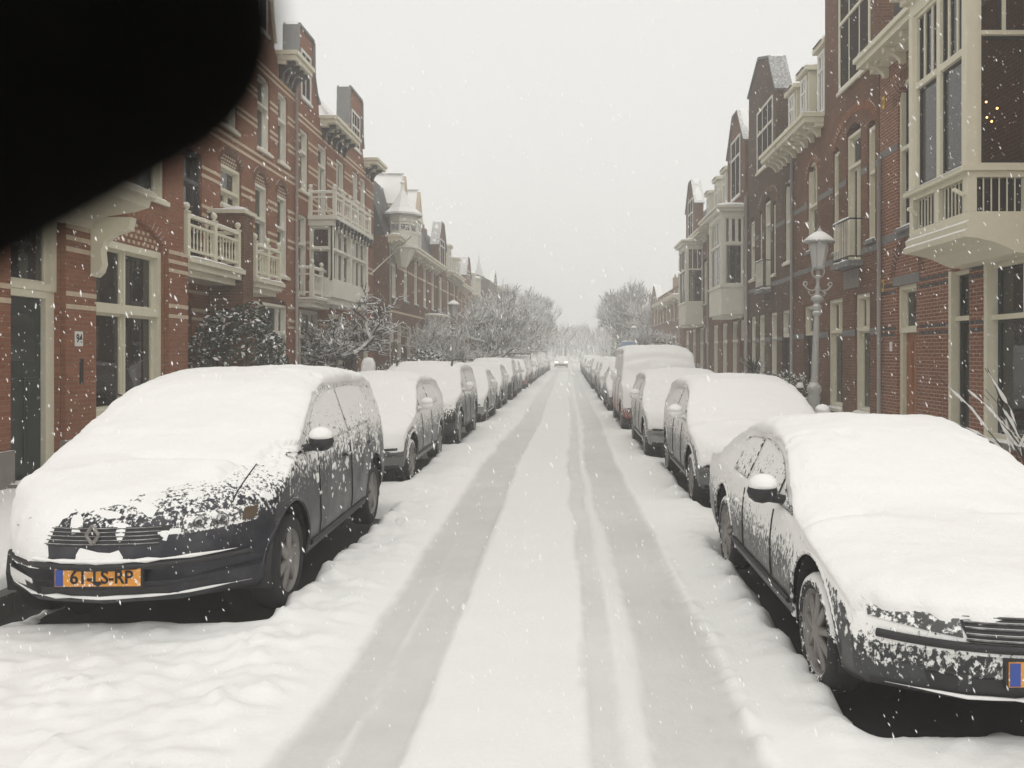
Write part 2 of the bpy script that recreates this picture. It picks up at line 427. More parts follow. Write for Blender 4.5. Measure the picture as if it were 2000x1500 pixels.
def snow_sheet():
    xs = np.concatenate([np.arange(-9.0, KL - 0.45, 0.16), np.arange(KL - 0.45, 3.9, 0.035), np.arange(3.95, 9.0, 0.16)])
    ys = [1.2]
    while ys[-1] < 110: ys.append(ys[-1] + max(0.035, 0.0075 * ys[-1] - 0.01))
    ys = np.array([-18, -8, -3, 0, 0.6] + ys + [125, 150, 200, 300])
    X, Y = np.meshgrid(xs, ys)
    nx, ny = X.shape[1], X.shape[0]
    N = lambda s, ox=0, sy=None: np.array([noise.noise(Vector((x * s + ox, y * (sy or s), ox))) for x, y in zip(X.ravel(), Y.ravel())]).reshape(X.shape)
    n1, n2, n3 = N(0.9), N(3.1, 5.0), N(8.5, 9.0)
    ed = N(1.4, 3.3, 0.8) * 0.05 + N(6, 1.7) * 0.02 + N(.0, 1.1, .11) * .10 + .008 * N(23, 4.0)      # wobble of the track edges
    H = 0.012 * n1 + 0.006 * n2
    fore = sstep(14, 3, Y)
    # churned snow beside the left row and in the foreground
    left = sstep(-1.25, -1.6, X) * sstep(-4.0, -3.4, X)
    n4 = N(17, 2.0); n5 = N(1.9, 7.7)
    clod = sstep(.18, .5, n3 + .5 * n4) * sstep(-.1, .4, n5) 
    churn = np.exp(-((X + 1.75) / .38) ** 2) * sstep(14, 10, Y) + sstep(5.6, 4.6, Y) * sstep(-1.5, -2.0, X)
    H += left * (0.05 + 0.035 * n5 * (1 - .3 * fore) + 0.018 * n1 + 0.010 * n3 * (0.4 + fore)) + left * np.clip(churn, 0, 1) * (.030 * clod + .012 * n3 + .008 * n4 + .02 * n2)
    right = sstep(0.95, 1.3, X) * sstep(3.5, 3.2, X)
    H += right * (0.045 + 0.030 * n5 + 0.010 * n2 + 0.006 * n3 + .012 * clod)
    # tracks
    def band(a, b, e=0.05):
        return sstep(a - e, a + e, X + ed) * sstep(b + e, b - e, X + ed * 0.7)
    pk = np.maximum(band(-1.31, -0.76, 0.03), 0)
    pk = pk - 0.5 * band(-1.07, -1.035, 0.015) * sstep(9, 4, Y)
    pk = np.maximum(pk, 0.78 * band(0.07, 0.245, 0.02))
    pk = np.maximum(pk, 0.95 * band(0.375, 0.86, 0.035))
    mid = 0.12 * band(-0.76, 0.07, 0.1) + 0.3 * band(0.245, 0.375, 0.03)
    rim = band(0.80, 0.92, 0.03)
    H += 0.03 * rim * np.maximum(0, n3 + 0.25) * fore * 1.6
    H -= 0.030 * np.clip(pk, 0, 1)
    pk = pk * (.42 + .58 * sstep(38, 9, Y)); mid = mid * sstep(30, 8, Y)      # farther tracks lie under new snow
    pk = np.clip(pk * (0.86 + 0.2 * n1) + mid, 0, 1)
    # tread bites along the outer right edge
    tr = band(0.70, 0.735, 0.008) * sstep(0.0, 0.25, N(14, 2.2, 5)) * fore
    H -= 0.012 * tr; pk = np.clip(pk + 0.5 * tr, 0, 1)
    # pavements
    pv = np.maximum(sstep(KL + 0.06, KL - 0.16, X), sstep(KR - 0.06, KR + 0.16, X))
    H = H * (1 - 0.5 * pv) + 0.155 * pv
    gut = sstep(KL + 0.28, KL + 0.1, X) * sstep(KL - 0.2, KL - 0.05, X) * sstep(9, 7, Y)      # bare kerb edge beside the near car
    H -= gut * (0.20 + 0.09 * n2)
    # bare asphalt below the cars
    for xc, y0, y1, hw in FOOT:
        near = y0 < 12
        e = 0.15 if near else 0.3
        wob = 0.09 * n2 + 0.05 * n3
        fx = sstep(hw + 0.02, hw - e, np.abs(X - xc) + wob)
        fy = sstep(y0 + (0.30 if xc < 0 else 0.12), y0 + 0.55, Y + wob) * sstep(y1 - 0.1, y1 - 0.4, Y + wob)
        m = fx * fy
        H = H * (1 - m) - 0.16 * m
        if near:    # snow thrown up against the sills
            rim = np.exp(-((np.abs(X - xc) - hw - 0.07) / 0.12) ** 2) * sstep(y0 - .2, y0 + .3, Y) * sstep(y1 + .2, y1 - .3, Y)
            H += rim * (0.03 + 0.035 * n2 + 0.02 * n3) * (X * xc < xc * xc)
    V = np.stack([X, Y, H], -1).reshape(-1, 3)
    idx = np.arange(nx * ny).reshape(ny, nx)
    F = np.stack([idx[:-1, :-1], idx[:-1, 1:], idx[1:, 1:], idx[1:, :-1]], -1).reshape(-1, 4)
    me = bpy.data.meshes.new('street_snow')
    me.from_pydata(V.tolist(), [], F.tolist())
    me.polygons.foreach_set('use_smooth', [True] * len(me.polygons))
    a = me.attributes.new('packed', 'FLOAT', 'POINT'); a.data.foreach_set('value', pk.ravel().astype(np.float32))
    me.update()
    o = mobj('street_snow', me, MAT['street_snow'])
    tag(o, 'fresh snow over the street with grey wheel tracks', 'snow', kind='structure')
snow_sheet()

# ------------------------------------------------------------------ facade toolkit
class FA:
    """facade frame: s runs along the street, d out of the wall, z up"""
    def __init__(s, side, X): s.side, s.X = side, X
    def P(s, a, d, z): return (s.X + d * (-s.side), a, z)
    def box(s, mb, s0, s1, d0, d1, z0, z1):
        x0, x1 = s.X - s.side * d0, s.X - s.side * d1
        mb.box(min(x0, x1), max(x0, x1), min(s0, s1), max(s0, s1), z0, z1)
    def poly(s, mb, pts, d0, d1):
        n = len(pts)
        mb.add([s.P(a, d0, z) for a, z in pts] + [s.P(a, d1, z) for a, z in pts],
               [tuple(range(n)), tuple(range(2*n-1, n-1, -1))] + [(i, (i+1) % n, n+(i+1) % n, n+i) for i in range(n)])

BALL = [(0.0, 0.0), (0.022, 0.004), (0.02, 0.02), (0.035, 0.035), (0.048, 0.065), (0.042, 0.098), (0.02, 0.118), (0, 0.122)]

def wall(h, F, s0, s1, z0, z1, ops, mat, back=6.0, name='wall', depth=0.2):
    mb = MB()
    ss = sorted({s0, s1} | {v for o in ops for v in (o[0], o[1])}); zs = sorted({z0, z1} | {v for o in ops for v in (o[2], o[3])})
    for i in range(len(ss) - 1):
        for j in range(len(zs) - 1):
            c, e = (ss[i] + ss[i+1]) / 2, (zs[j] + zs[j+1]) / 2
            if any(o[0] < c < o[1] and o[2] < e < o[3] for o in ops): continue
            mb.add([F.P(ss[i], 0, zs[j]), F.P(ss[i+1], 0, zs[j]), F.P(ss[i+1], 0, zs[j+1]), F.P(ss[i], 0, zs[j+1])], [(0, 1, 2, 3)])
    for o in ops:
        a, b, c, e = o[:4]; rise = o[4] if len(o) > 4 else 0
        D = -depth
        for q in ([(a, c), (a, e - rise)], [(b, c), (b, e - rise)], [(a, c), (b, c)]):
            mb.add([F.P(q[0][0], 0, q[0][1]), F.P(q[1][0], 0, q[1][1]), F.P(q[1][0], D, q[1][1]), F.P(q[0][0], D, q[0][1])], [(0, 1, 2, 3)])
        m = (a + b) / 2; w = (b - a) / 2; n = 10 if rise else 1
        arc = [(m - w * math.cos(math.pi * k / n), e - rise + rise * math.sin(math.pi * k / n)) for k in range(n + 1)] if rise else [(a, e), (b, e)]
        for (p0, q0), (p1, q1) in zip(arc[:-1], arc[1:]):
            mb.add([F.P(p0, 0, q0), F.P(p1, 0, q1), F.P(p1, D, q1), F.P(p0, D, q0)], [(0, 1, 2, 3)])
            if rise: mb.add([F.P(p0, 0, q0), F.P(p1, 0, q1), F.P(p1, 0, e), F.P(p0, 0, e)], [(0, 1, 2, 3)])
    for s_ in (s0, s1):
        mb.add([F.P(s_, 0, z0), F.P(s_, -back, z0), F.P(s_, -back, z1), F.P(s_, 0, z1)], [(0, 1, 2, 3)])
    mb.add([F.P(s0, 0, z1), F.P(s1, 0, z1), F.P(s1, -back, z1), F.P(s0, -back, z1)], [(0, 1, 2, 3)])
    mb.add([F.P(s0, -back, z0), F.P(s1, -back, z0), F.P(s1, -back, z1), F.P(s0, -back, z1)], [(0, 1, 2, 3)])
    return mb.build(name, MAT[mat], h, world=True)

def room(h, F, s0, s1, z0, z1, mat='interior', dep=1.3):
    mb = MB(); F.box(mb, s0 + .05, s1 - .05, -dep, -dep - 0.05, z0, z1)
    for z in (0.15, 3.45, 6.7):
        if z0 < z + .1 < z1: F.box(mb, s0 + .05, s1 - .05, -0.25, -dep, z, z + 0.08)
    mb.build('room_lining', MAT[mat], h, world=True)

def snowline(h, pts, w, t, name='snow', seed=0.0, dz=0.0):
    """rounded strip of snow along a polyline of points (centre line)"""
    out = []
    P = [Vector(p) for p in pts]; fine = [P[0]]
    for a, b in zip(P[:-1], P[1:]):
        n = max(1, int((b - a).length / 0.12))
        fine += [a.lerp(b, k / n) for k in range(1, n + 1)]
    for i, p in enumerate(fine):
        tv = (fine[min(i+1, len(fine)-1)] - fine[max(0, i-1)]); tv.z = 0
        sd = Vector((-tv.y, tv.x, 0)).normalized()
        k = 0.75 + 0.5 * nz(p.x * 3 + seed, p.y * 3, p.z)
        e = 0.25 if i in (0, len(fine) - 1) else 1
        row = []
        for q in range(7):
            a = math.pi * q / 6
            row.append(tuple(p + sd * (math.cos(a) * w / 2 * (0.6 + .4 * e)) + Vector((0, 0, dz + math.sin(a) ** 0.7 * t * k * e))))
        out.append(row)
    mb = MB(); mb.grid(out)
    return mb.build(name, MAT['snow'], h, smooth=True, world=True)

def window(h, F, s0, s1, z0, z1, d=-0.045, fw=0.075, tr=(), up=(), lo=(), mat='cream', sash=None, curtain=None, sill=True, fd=0.155, name='window', world=True, th=0.075, sillmat=None):
    """frame > panes, sill, curtain.  tr: heights of the transoms; up/lo: mullion fractions above / below the top transom"""
    mb = MB()
    F.box(mb, s0, s0 + fw, d - fd, d, z0, z1); F.box(mb, s1 - fw, s1, d - fd, d, z0, z1)
    F.box(mb, s0 + fw, s1 - fw, d - fd, d, z1 - fw, z1); F.box(mb, s0 + fw, s1 - fw, d - fd, d, z0, z0 + fw)
    rows = [z0 + fw] + [x for x in sorted(tr)] + [z1 - fw]
    cells = []
    for z in sorted(tr): F.box(mb, s0 + fw, s1 - fw, d - fd, d + 0.012, z - th / 2, z + th / 2)
    for r in range(len(rows) - 1):
        za = rows[r] + (th / 2 if r else 0); zb = rows[r+1] - (th / 2 if r < len(rows) - 2 else 0)
        fr = up if (r == len(rows) - 2 and tr) else lo
        xs = [s0 + fw] + [s0 + (s1 - s0) * q for q in fr] + [s1 - fw]
        for q in range(1, len(xs) - 1): F.box(mb, xs[q] - 0.025, xs[q] + 0.025, d - fd + .004, d - fd * .35, za, zb)
        for q in range(len(xs) - 1): cells.append((xs[q] + (0.025 if q else 0), xs[q+1] - (0.025 if q < len(xs) - 2 else 0), za, zb))
    o = mb.build(name, MAT[mat], h, world=world)
    for a, b, za, zb in cells:
        if b - a < 0.04 or zb - za < 0.04: continue
        sm = MB(); w = min(0.04, (b - a) * 0.2)
        for q in ((a, a + w, za, zb), (b - w, b, za, zb), (a + w, b - w, za, za + w), (a + w, b - w, zb - w, zb)):
            F.box(sm, q[0], q[1], d - fd, d - fd * .6, q[2], q[3])
        sm.build('sash', MAT[sash or mat], o)
        pm = MB(); F.box(pm, a + w, b - w, d - fd * .8 - .007, d - fd * .8, za + w, zb - w)
        pm.build('pane', MAT['glass'], o)
    if sill:
        sm = MB(); F.box(sm, s0 - 0.05, s1 + 0.05, d - 0.02, 0.07, z0 - 0.08, z0 - 0.004)
        sl_ = sm.build('window_sill', MAT[sillmat or ('cream' if mat != 'white_wood' else mat)], o)
        snowline(o, [F.P(s0 - 0.03, 0.0, z0), F.P(s1 + 0.03, 0.0, z0)], 0.14, 0.05, 'sill_snow', dz=-0.004).matrix_parent_inverse = Matrix()
    if curtain:
        kind, f0, f1, g0, g1 = curtain
        a, b = s0 + (s1 - s0) * f0, s0 + (s1 - s0) * f1; za, zb = z0 + (z1 - z0) * g0, z0 + (z1 - z0) * g1
        cm = MB()
        if kind == 'slats':
            z = za
            while z < zb:
                F.box(cm, a, b, d - 0.22, d - 0.18, z, z + 0.006); z += 0.045
            cm.build('blind', MAT['curtain'], o)
        else:
            n = 16
            cm.grid([[F.P(a + (b - a) * k / n, d - max(.07, fd) - .035 + (0.02 * math.sin(k * 2.1) if kind != 'grey_blind' else 0), z) for k in range(n + 1)] for z in (za, zb)])
            cm.build('curtain' if kind != 'grey_blind' else 'roller_blind', MAT[kind], o)
    return o

def bands(h, F, zs, s0, s1, ops, mat='stone_band', hgt=0.07, proud=0.006, name='stone_band'):
    for z in zs:
        cuts = sorted([(max(s0, o[0]), min(s1, o[1])) for o in ops if o[2] < z + hgt and o[3] > z and o[1] > s0 and o[0] < s1])
        a = s0
        for c in cuts + [(s1, s1)]:
            if c[0] - a > 0.03:
                mb = MB(); F.box(mb, a, c[0], -0.02, proud, z, z + hgt); mb.build(name, MAT[mat], h, world=True)
            a = max(a, c[1])

def cornice(h, F, s0, s1, z, proj=0.5, t=0.22, mat='cream', brackets=0, bmat='dark_paint', bh=0.36):
    mb = MB()
    F.box(mb, s0, s1, -0.1, proj, z, z + t * 0.55)
    F.box(mb, s0 - 0.05, s1 + 0.05, -0.1, proj + 0.06, z + t * 0.55 + .002, z + t)
    F.box(mb, s0 + .02, s1 - .02, -0.1, proj * 0.45, z - 0.10, z - .002)
    o = mb.build('cornice', MAT[mat], h, world=True)
    snowline(o, [F.P(s0 - .03, proj * 0.55, z + t), F.P(s1 + .03, proj * 0.55, z + t)], proj * 0.95, 0.09, 'cornice_snow', dz=-0.005).matrix_parent_inverse = Matrix()
    for k in range(brackets):
        c = s0 + (s1 - s0) * (k + 0.5) / brackets
        bm = MB()
        F.poly(bm, [], 0, 0) if False else None
        n = 8
        prof = [(0.002, z - 0.1 - bh), (0.10, z - 0.1 - bh)] + [(0.10 + (proj * 0.85 - 0.10) * (1 - math.cos(q * math.pi / 2 / n)), z - 0.1 - bh + bh * math.sin(q * math.pi / 2 / n)) for q in range(1, n + 1)] + [(proj * 0.85, z - 0.002), (0.002, z - 0.002)]
        m = len(prof); v = [F.P(c - 0.06, d, zz) for d, zz in prof] + [F.P(c + 0.06, d, zz) for d, zz in prof]
        bm.add(v, [tuple(range(m)), tuple(range(2*m-1, m-1, -1))] + [(i, (i+1) % m, m + (i+1) % m, m + i) for i in range(m)])
        bm.build('bracket', MAT[bmat], o)
    return o

BALU = {}
def balustrade(o, F, pts, z, hgt, mat='cream', gap=0.14, posts=True, rr=0.022, ball=True):
    """posts with finials, two rails and turned balusters along (s,d) corner points; children of o"""
    rail = MB()
    P = [Vector(F.P(s, d, z)) for s, d in pts]
    for a, b in zip(P[:-1], P[1:]):
        dv = (b - a).normalized() * 0.03; sd = Vector((-dv.y, dv.x, 0)).normalized()
        for zz, hh, ww in ((0.10, 0.05, 0.05), (hgt * 0.72, 0.05, 0.06), (hgt - 0.06, 0.06, 0.09)):
            v = []
            for q in (a, b):
                for e in (-1, 1):
                    for k in (0, hh): v.append(tuple(q + sd * e * ww / 2 + Vector((0, 0, zz + k))))
            rail.add(v, [(0, 1, 3, 2), (4, 6, 7, 5), (0, 4, 5, 1), (2, 3, 7, 6), (1, 5, 7, 3), (0, 2, 6, 4)])
    rail.build('rail', MAT[mat], o)
    key = (round(hgt, 2), rr, mat)
    if key not in BALU:
        hb = hgt * 0.72 - 0.145
        mb = MB(); mb.lathe([(0.9*rr, 0), (0.9*rr, hb*.12), (0.55*rr, hb*.16), (rr, hb*.35), (rr*.6, hb*.6), (rr*.5, hb*.8), (rr*.9, hb*.86), (rr*.9, hb)], n=8)
        m = mb.mesh(True); m.materials.append(MAT[mat])
        pb = MB(); w = 0.05
        pb.box(-w, w, -w, w, 0, hgt + 0.02); pb.box(-w*1.25, w*1.25, -w*1.25, w*1.25, hgt + 0.022, hgt + 0.05)
        if ball: pb.lathe([(r * 1.35, q * 1.3 + hgt + 0.05) for r, q in BALL], n=10)
        pm = pb.mesh(); pm.materials.append(MAT[mat])
        BALU[key] = (m, pm)
    m, pm = BALU[key]
    for a, b in zip(P[:-1], P[1:]):
        n = max(2, int((b - a).length / gap))
        for k in range(1, n):
            c = mobj('baluster', m, MAT[mat], o); c.location = a.lerp(b, k / n) + Vector((0, 0, 0.15))
        if posts:
            np_ = max(1, round((b - a).length / 0.95))
            for k in range(np_):
                c = mobj('post', pm, MAT[mat], o); c.location = a.lerp(b, k / np_)
    c = mobj('post', pm, MAT[mat], o); c.location = P[-1]
    snowline(o, [tuple(p + Vector((0, 0, hgt))) for p in P], 0.08, 0.035, 'rail_snow', dz=-0.004).matrix_parent_inverse = Matrix()

def balcony(h, F, s0, s1, d1, z, hgt, mat='cream', deck=0.16, gap=0.14, d0=0.0, ball=True, sides=(True, True)):
    mb = MB(); F.box(mb, s0, s1, d0, d1, z - deck, z - deck * .45); F.box(mb, s0 - .06, s1 + .06, d0, d1 + .07, z - deck * .45 + .002, z)
    F.box(mb, s0 + .05, s1 - .05, d0, d1 * 0.85, z - deck - 0.12, z - deck - .002)
    o = mb.build('balcony', MAT[mat], h, world=True)
    snowline(o, [F.P(s0, d1 + 0.0, z), F.P(s1, d1 + 0.0, z)], 0.16, 0.05, 'deck_snow', dz=-.004).matrix_parent_inverse = Matrix()
    pts = ([(s0 + .05, d0)] if sides[0] else []) + [(s0 + .05, d1 - .06), (s1 - .05, d1 - .06)] + ([(s1 - .05, d0)] if sides[1] else [])
    balustrade(o, F, pts, z + 0.02, hgt, mat, gap, ball=ball)
    return o

def gable(h, F, pts, thick=0.35, mat='brick_red', win=None, cap=True, cmat='cream', sidemat='white_paint', wmat='white_wood', name='gable'):
    mb = MB(); n = len(pts)
    F.poly(mb, pts, -thick, 0.004)
    o = mb.build(name, MAT[mat], h, world=True)
    if cap:
        cm = MB()
        for (a, za), (b, zb) in zip(pts[1:-2], pts[2:-1]):
            v = []
            L = math.hypot(b - a, zb - za) or 1; nx_, nz_ = -(zb - za) / L, (b - a) / L
            if nz_ < 0: nx_, nz_ = -nx_, -nz_
            for q, r in ((a, za), (b, zb)):
                for e in (0.0, 0.08):
                    for dd in (-thick - 0.05, 0.07): v.append(F.P(q + nx_ * e, dd, r + nz_ * e))
            cm.add(v, [(0, 1, 3, 2), (4, 6, 7, 5), (2, 3, 7, 6), (0, 4, 5, 1), (1, 5, 7, 3), (0, 2, 6, 4)])
        cm.build('coping', MAT[cmat], o)
        top = [(a, z) for a, z in pts[1:-1]]
        snowline(o, [F.P(a, -thick / 2, z + 0.08) for a, z in top], thick, 0.07, 'coping_snow').matrix_parent_inverse = Matrix()
    if win:
        a, b, za, zb, tr, up, lo = win
        window(o, F, a, b, za, zb, d=0.03, fd=0.05, tr=tr, up=up, lo=lo, mat=wmat, sill=True, world=False)
        bm = MB(); F.box(bm, a + .03, b - .03, 0.005, -0.0, za + .03, zb - .03); bm.build('backing', MAT['interior'], o)
    return o

def roof(h, F, s0, s1, z, rise=2.6, run=3.2, d=-0.1, mat='snow', flat=True):
    mb = MB(); t_ = 0.12
    pts = [(d, z), (d - run, z + rise), (d - run - (3 if flat else 0.1), z + rise + .1), (d - run - 3.2, z)]
    v = [F.P(s0, a, b) for a, b in pts] + [F.P(s1, a, b) for a, b in pts]
    mb.add(v, [(0, 1, 5, 4), (1, 2, 6, 5), (2, 3, 7, 6), (0, 4, 7, 3), (0, 3, 2, 1), (4, 5, 6, 7)])
    return mb.build('roof', MAT[mat], h, world=True)

def dormer(h, F, s0, s1, z0, z1, d0=-0.15, d1=-1.4, mat='cream', pointed=0.0):
    mb = MB(); F.box(mb, s0, s1, d1, d0, z0, z1)
    F.box(mb, s0 - 0.1, s1 + 0.1, d1, d0 + 0.12, z1 + .002, z1 + 0.13)
    o = mb.build('dormer', MAT[mat], h, world=True)
    if pointed:
        pm = MB(); m = (s0 + s1) / 2
        F.poly(pm, [(s0 - .02, z1 + .132), (s1 + .02, z1 + .132), (m, z1 + pointed - .12)], d0 - .2, d0 + 0.1); pm.build('dormer_gable', MAT['stone_band'], o)
        pm = MB()
        F.poly(pm, [(s0 - .16, z1 + .134), (s1 + .16, z1 + .134), (m, z1 + pointed)], d1 - .3, d0 - .05); pm.build('dormer_roof', MAT['snow'], o)
        snowline(o, [F.P(m, d1, z1 + pointed - .02), F.P(m, d0, z1 + pointed - .02)], 0.3, 0.08, 'dormer_snow').matrix_parent_inverse = Matrix()
    else:
        snowline(o, [F.P(s0 - .08, (d0 + d1) / 2 + .1, z1 + .13), F.P(s1 + .08, (d0 + d1) / 2 + .1, z1 + .13)], abs(d1 - d0) + .15, 0.2, 'dormer_snow', dz=-.01).matrix_parent_inverse = Matrix()
    window(o, F, s0 + .12, s1 - .12, z0 + .08, z1 - .08, d=d0 + 0.05, fd=0.04, tr=(z0 + (z1 - z0) * .68,), up=(0.5,), lo=(0.5,), mat='white_wood', sill=False, world=False)
    bm = MB(); F.box(bm, s0 + .15, s1 - .15, d0 + .001, d0 + 0.004, z0 + .1, z1 - .1); bm.build('backing', MAT['interior'], o)
    return o

def downpipe(h, F, s, z0, z1):
    mb = MB(); mb.tube([F.P(s, 0.07, z0), F.P(s, 0.07, z1)], 0.045, 8)
    mb.build('downpipe', MAT['pipe_grey'], h, smooth=True, world=True)

def arch_ring(h, F, m, w, z, rise, mat, t=0.2, proud=0.012, n=15, name='arch'):
    """ring of wedge bricks over an opening; each wedge stands free of its neighbours"""
    mb = MB()
    a0 = 0 if rise else 0
    for k in range(n):
        q0, q1 = math.pi * (k + 0.06) / n, math.pi * (k + 0.94) / n
        def p(q, e): return (m - (w + e * t) * math.cos(q), z + (rise + e * t) * math.sin(q))
        F.poly(mb, [p(q0, 0.03), p(q1, 0.03), p(q1, 1), p(q0, 1)], -0.02, proud)
    return mb.build(name, MAT[mat], h, world=True)

def text(parent, s, size, loc, rot, mat, name='lettering', ext=0.002, bold=0.0, world=False, align='CENTER'):
    cu = bpy.data.curves.new('t', 'FONT'); cu.body = s; cu.size = size; cu.extrude = ext; cu.align_x = align; cu.align_y = 'CENTER'; cu.offset = bold
    tmp = bpy.data.objects.new('t', cu); COL.objects.link(tmp)
    dg = bpy.context.evaluated_depsgraph_get()
    me = bpy.data.meshes.new_from_object(tmp.evaluated_get(dg))
    bpy.data.objects.remove(tmp)
    o = mobj(name, me, mat, parent)
    if world: o.matrix_parent_inverse = Matrix.Translation(-parent.location)
    o.location = loc; o.rotation_euler = rot
    return o
# ------------------------------------------------------------------ houses on the left
FL0 = FA(-1, -7.0); FL1 = FA(-1, -7.7); FL2 = FA(-1, -7.15)

def house94():
    F = FL0
    h = tag(empty('brick_house', (-7.0, 11, 0)), 'red brick house numbered 94 with dark green door and big cream window', 'house')
    ops = [(10.22, 11.30, 0.2, 3.95), (12.07, 14.2, 0.85, 3.98, 0.45), (13.25, 14.25, 4.45, 6.5), (7.4, 9.6, 0.85, 3.9), (8.0, 9.2, 7.0, 8.9), (12.6, 13.6, 7.0, 8.9)]
    wall(h, F, 6.0, 14.95, 0, 9.6, ops, 'brick_red')
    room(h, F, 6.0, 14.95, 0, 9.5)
    # brick piers flanking the openings, slightly proud, with cream stone blocks
    for a, b in ((9.35, 10.20), (11.32, 12.05), (14.24, 14.97)):
        mb = MB(); F.box(mb, a, b, 0.002, 0.07, 0.62, 3.62); mb.build('pier', MAT['brick_red'], h, world=True)
        mb = MB(); F.box(mb, a - .02, b + .02, 0.001, 0.11, 0.12, 0.61); mb.build('plinth', MAT['plinth_stone'], h, world=True)
        for z in (2.44, 2.62, 3.24, 3.40, 3.56):
            n = 4; w = (b - a) / n
            for k in range(n):
                m = MB(); F.box(m, a + k * w + .004, a + (k + 1) * w - .004, 0.06, 0.078, z, z + .065)
                m.build('stone_block', MAT['stone_band'], h, world=True)
    # tympanum of chequered bricks
    mb = MB(); m, w = 13.135, 1.06
    F.poly(mb, [(m - w, 3.56)] + [(m - w * math.cos(math.pi * k / 12), 3.56 + 0.43 * math.sin(math.pi * k / 12)) for k in range(1, 12)] + [(m + w, 3.56)], -0.19, -0.05)
    ty = mb.build('tympanum', MAT['brick_red'], h, world=True)
    for r in range(4):
        for k in range(14):
            s_ = m - w + 0.15 * k + (0.075 if r % 2 else 0); z = 3.60 + r * 0.095
            if z + .05 < 3.56 + 0.40 * math.sqrt(max(0, 1 - ((s_ + .03 - m) / w) ** 2)):
                q = MB(); F.box(q, s_, s_ + .06, -0.06, -0.035, z, z + .05); q.build('pale_brick', MAT['stone_band'], ty)
    arch_ring(h, F, m, w, 3.55, 0.44, 'brick_red', 0.17, 0.015, 24)
    window(h, F, 12.07, 14.2, 0.85, 3.56, tr=(2.5,), up=(0.5,), lo=(0.5,), fw=0.11, th=0.12, curtain=('slats', 0.03, 0.47, 0.02, 0.42))
    window(h, F, 13.25, 14.25, 4.45, 6.5, tr=(5.8,), curtain=('curtain', 0, .3, 0, 1))
    window(h, F, 7.4, 9.6, 0.85, 3.9, tr=(2.5,), up=(.5,), lo=(.5,), fw=.1)
    for a in (8.0, 12.6): window(h, F, a, a + (1.2 if a < 10 else 1.0), 7.0, 8.9, tr=(8.2,))
    # door: cream frame, dark green leaf with arched light, transom light
    fr = window(h, F, 10.22, 11.30, 2.66, 3.95, fw=0.10, sill=False, name='transom_window', fd=.14)
    mb = MB(); F.box(mb, 11.12, 11.30, -0.2, -0.08, 0.2, 2.66); F.box(mb, 10.22, 10.30, -0.2, -0.08, 0.2, 2.66); F.box(mb, 10.30, 11.12, -0.2, -0.06, 2.56, 2.657)
    mb.build('door_frame', MAT['cream'], h, world=True)
    mb = MB(); F.box(mb, 10.30, 11.12, -0.2, -0.15, 0.2, 2.556); d = mb.build('door', MAT['green_paint'], h, world=True)
    q = MB(); F.poly(q, [(10.42, 1.72), (11.0, 1.72), (11.0, 2.2)] + [(10.71 + 0.29 * math.cos(a * math.pi / 8), 2.2 + 0.14 * math.sin(a * math.pi / 8)) for a in range(1, 8)] + [(10.42, 2.2)], -0.152, -0.142)
    q.build('door_light', MAT['door_glass'], d)
    for a in (10.38, 10.76):
        q = MB(); F.box(q, a, a + .30, -.15, -.135, 0.4, 1.5); F.box(q, a + .05, a + .25, -.135, -.125, 0.45, 1.45); q.build('door_panel', MAT['green_paint'], d)
    q = MB(); q.lathe([(0, 0), (.03, .005), (.035, .03), (0, .045)], F.P(11.03, -0.14, 1.2), 10); q.build('door_knob', MAT['alloy'], d)
    mb = MB(); F.box(mb, 10.1, 11.35, -0.2, 0.3, 0.1, 0.2); mb.build('doorstep', MAT['plinth_stone'], h, world=True)
    # house number and letter slot on the pier
    mb = MB(); F.box(mb, 11.52, 11.70, 0.071, 0.083, 1.92, 2.13); n = mb.build('number_plate', MAT['enamel_white'], h, world=True)
    text(n, '94', 0.17, F.P(11.61, 0.086, 2.025), (R(90), 0, R(90)), MAT['ink'], bold=0.002).scale = (0.85, 1, 1)
    mb = MB(); F.box(mb, 11.64, 11.72, 0.071, 0.08, 1.38, 1.74); mb.build('letter_slot', MAT['ink'], h, world=True)
    # cream oriel above the door: coved soffit, ledge, body
    mb = MB(); a, b = 7.6, 11.85
    prof = [(0, 3.62), (0.12, 3.62), (0.16, 3.72), (0.35, 3.80), (0.75, 3.86), (0.95, 3.92), (0.98, 4.02), (1.06, 4.05), (1.06, 4.13), (0, 4.13)]
    v = [F.P(a, d_, z) for d_, z in prof] + [F.P(b, d_, z) for d_, z in prof]; k = len(prof)
    mb.add(v, [tuple(range(k)), tuple(range(2*k-1, k-1, -1))] + [(i, (i+1) % k, k + (i+1) % k, k+i) for i in range(k)])
    o = mb.build('oriel', MAT['cream'], h, world=True)
    mb = MB(); F.box(mb, a + .05, b - .6, 0, 0.85, 4.14, 6.9); mb.build('oriel_body', MAT['cream'], o)
    window(o, F, a + .2, b - .75, 4.95, 6.7, d=0.9, fd=.05, tr=(6.1,), up=(.33, .66), lo=(.33, .66), world=False)
    snowline(o, [F.P(a, 0.93, 4.13), F.P(b, 0.93, 4.13), F.P(b - .1, 0.1, 4.13)], 0.22, 0.06, 'oriel_snow')
    for c in (11.98,):      # scrolled console
        q = MB(); pr = [(0.075, 2.95), (0.13, 2.93), (0.20, 3.0), (0.24, 3.12), (0.22, 3.3), (0.27, 3.45), (0.40, 3.55), (0.62, 3.62), (0.66, 3.8), (0.075, 3.8)]
        kk = len(pr); v = [F.P(c - .08, d_, z) for d_, z in pr] + [F.P(c + .08, d_, z) for d_, z in pr]
        q.add(v, [tuple(range(kk)), tuple(range(2*kk-1, kk-1, -1))] + [(i, (i+1) % kk, kk + (i+1) % kk, kk+i) for i in range(kk)])
        q.build('console', MAT['cream'], o)
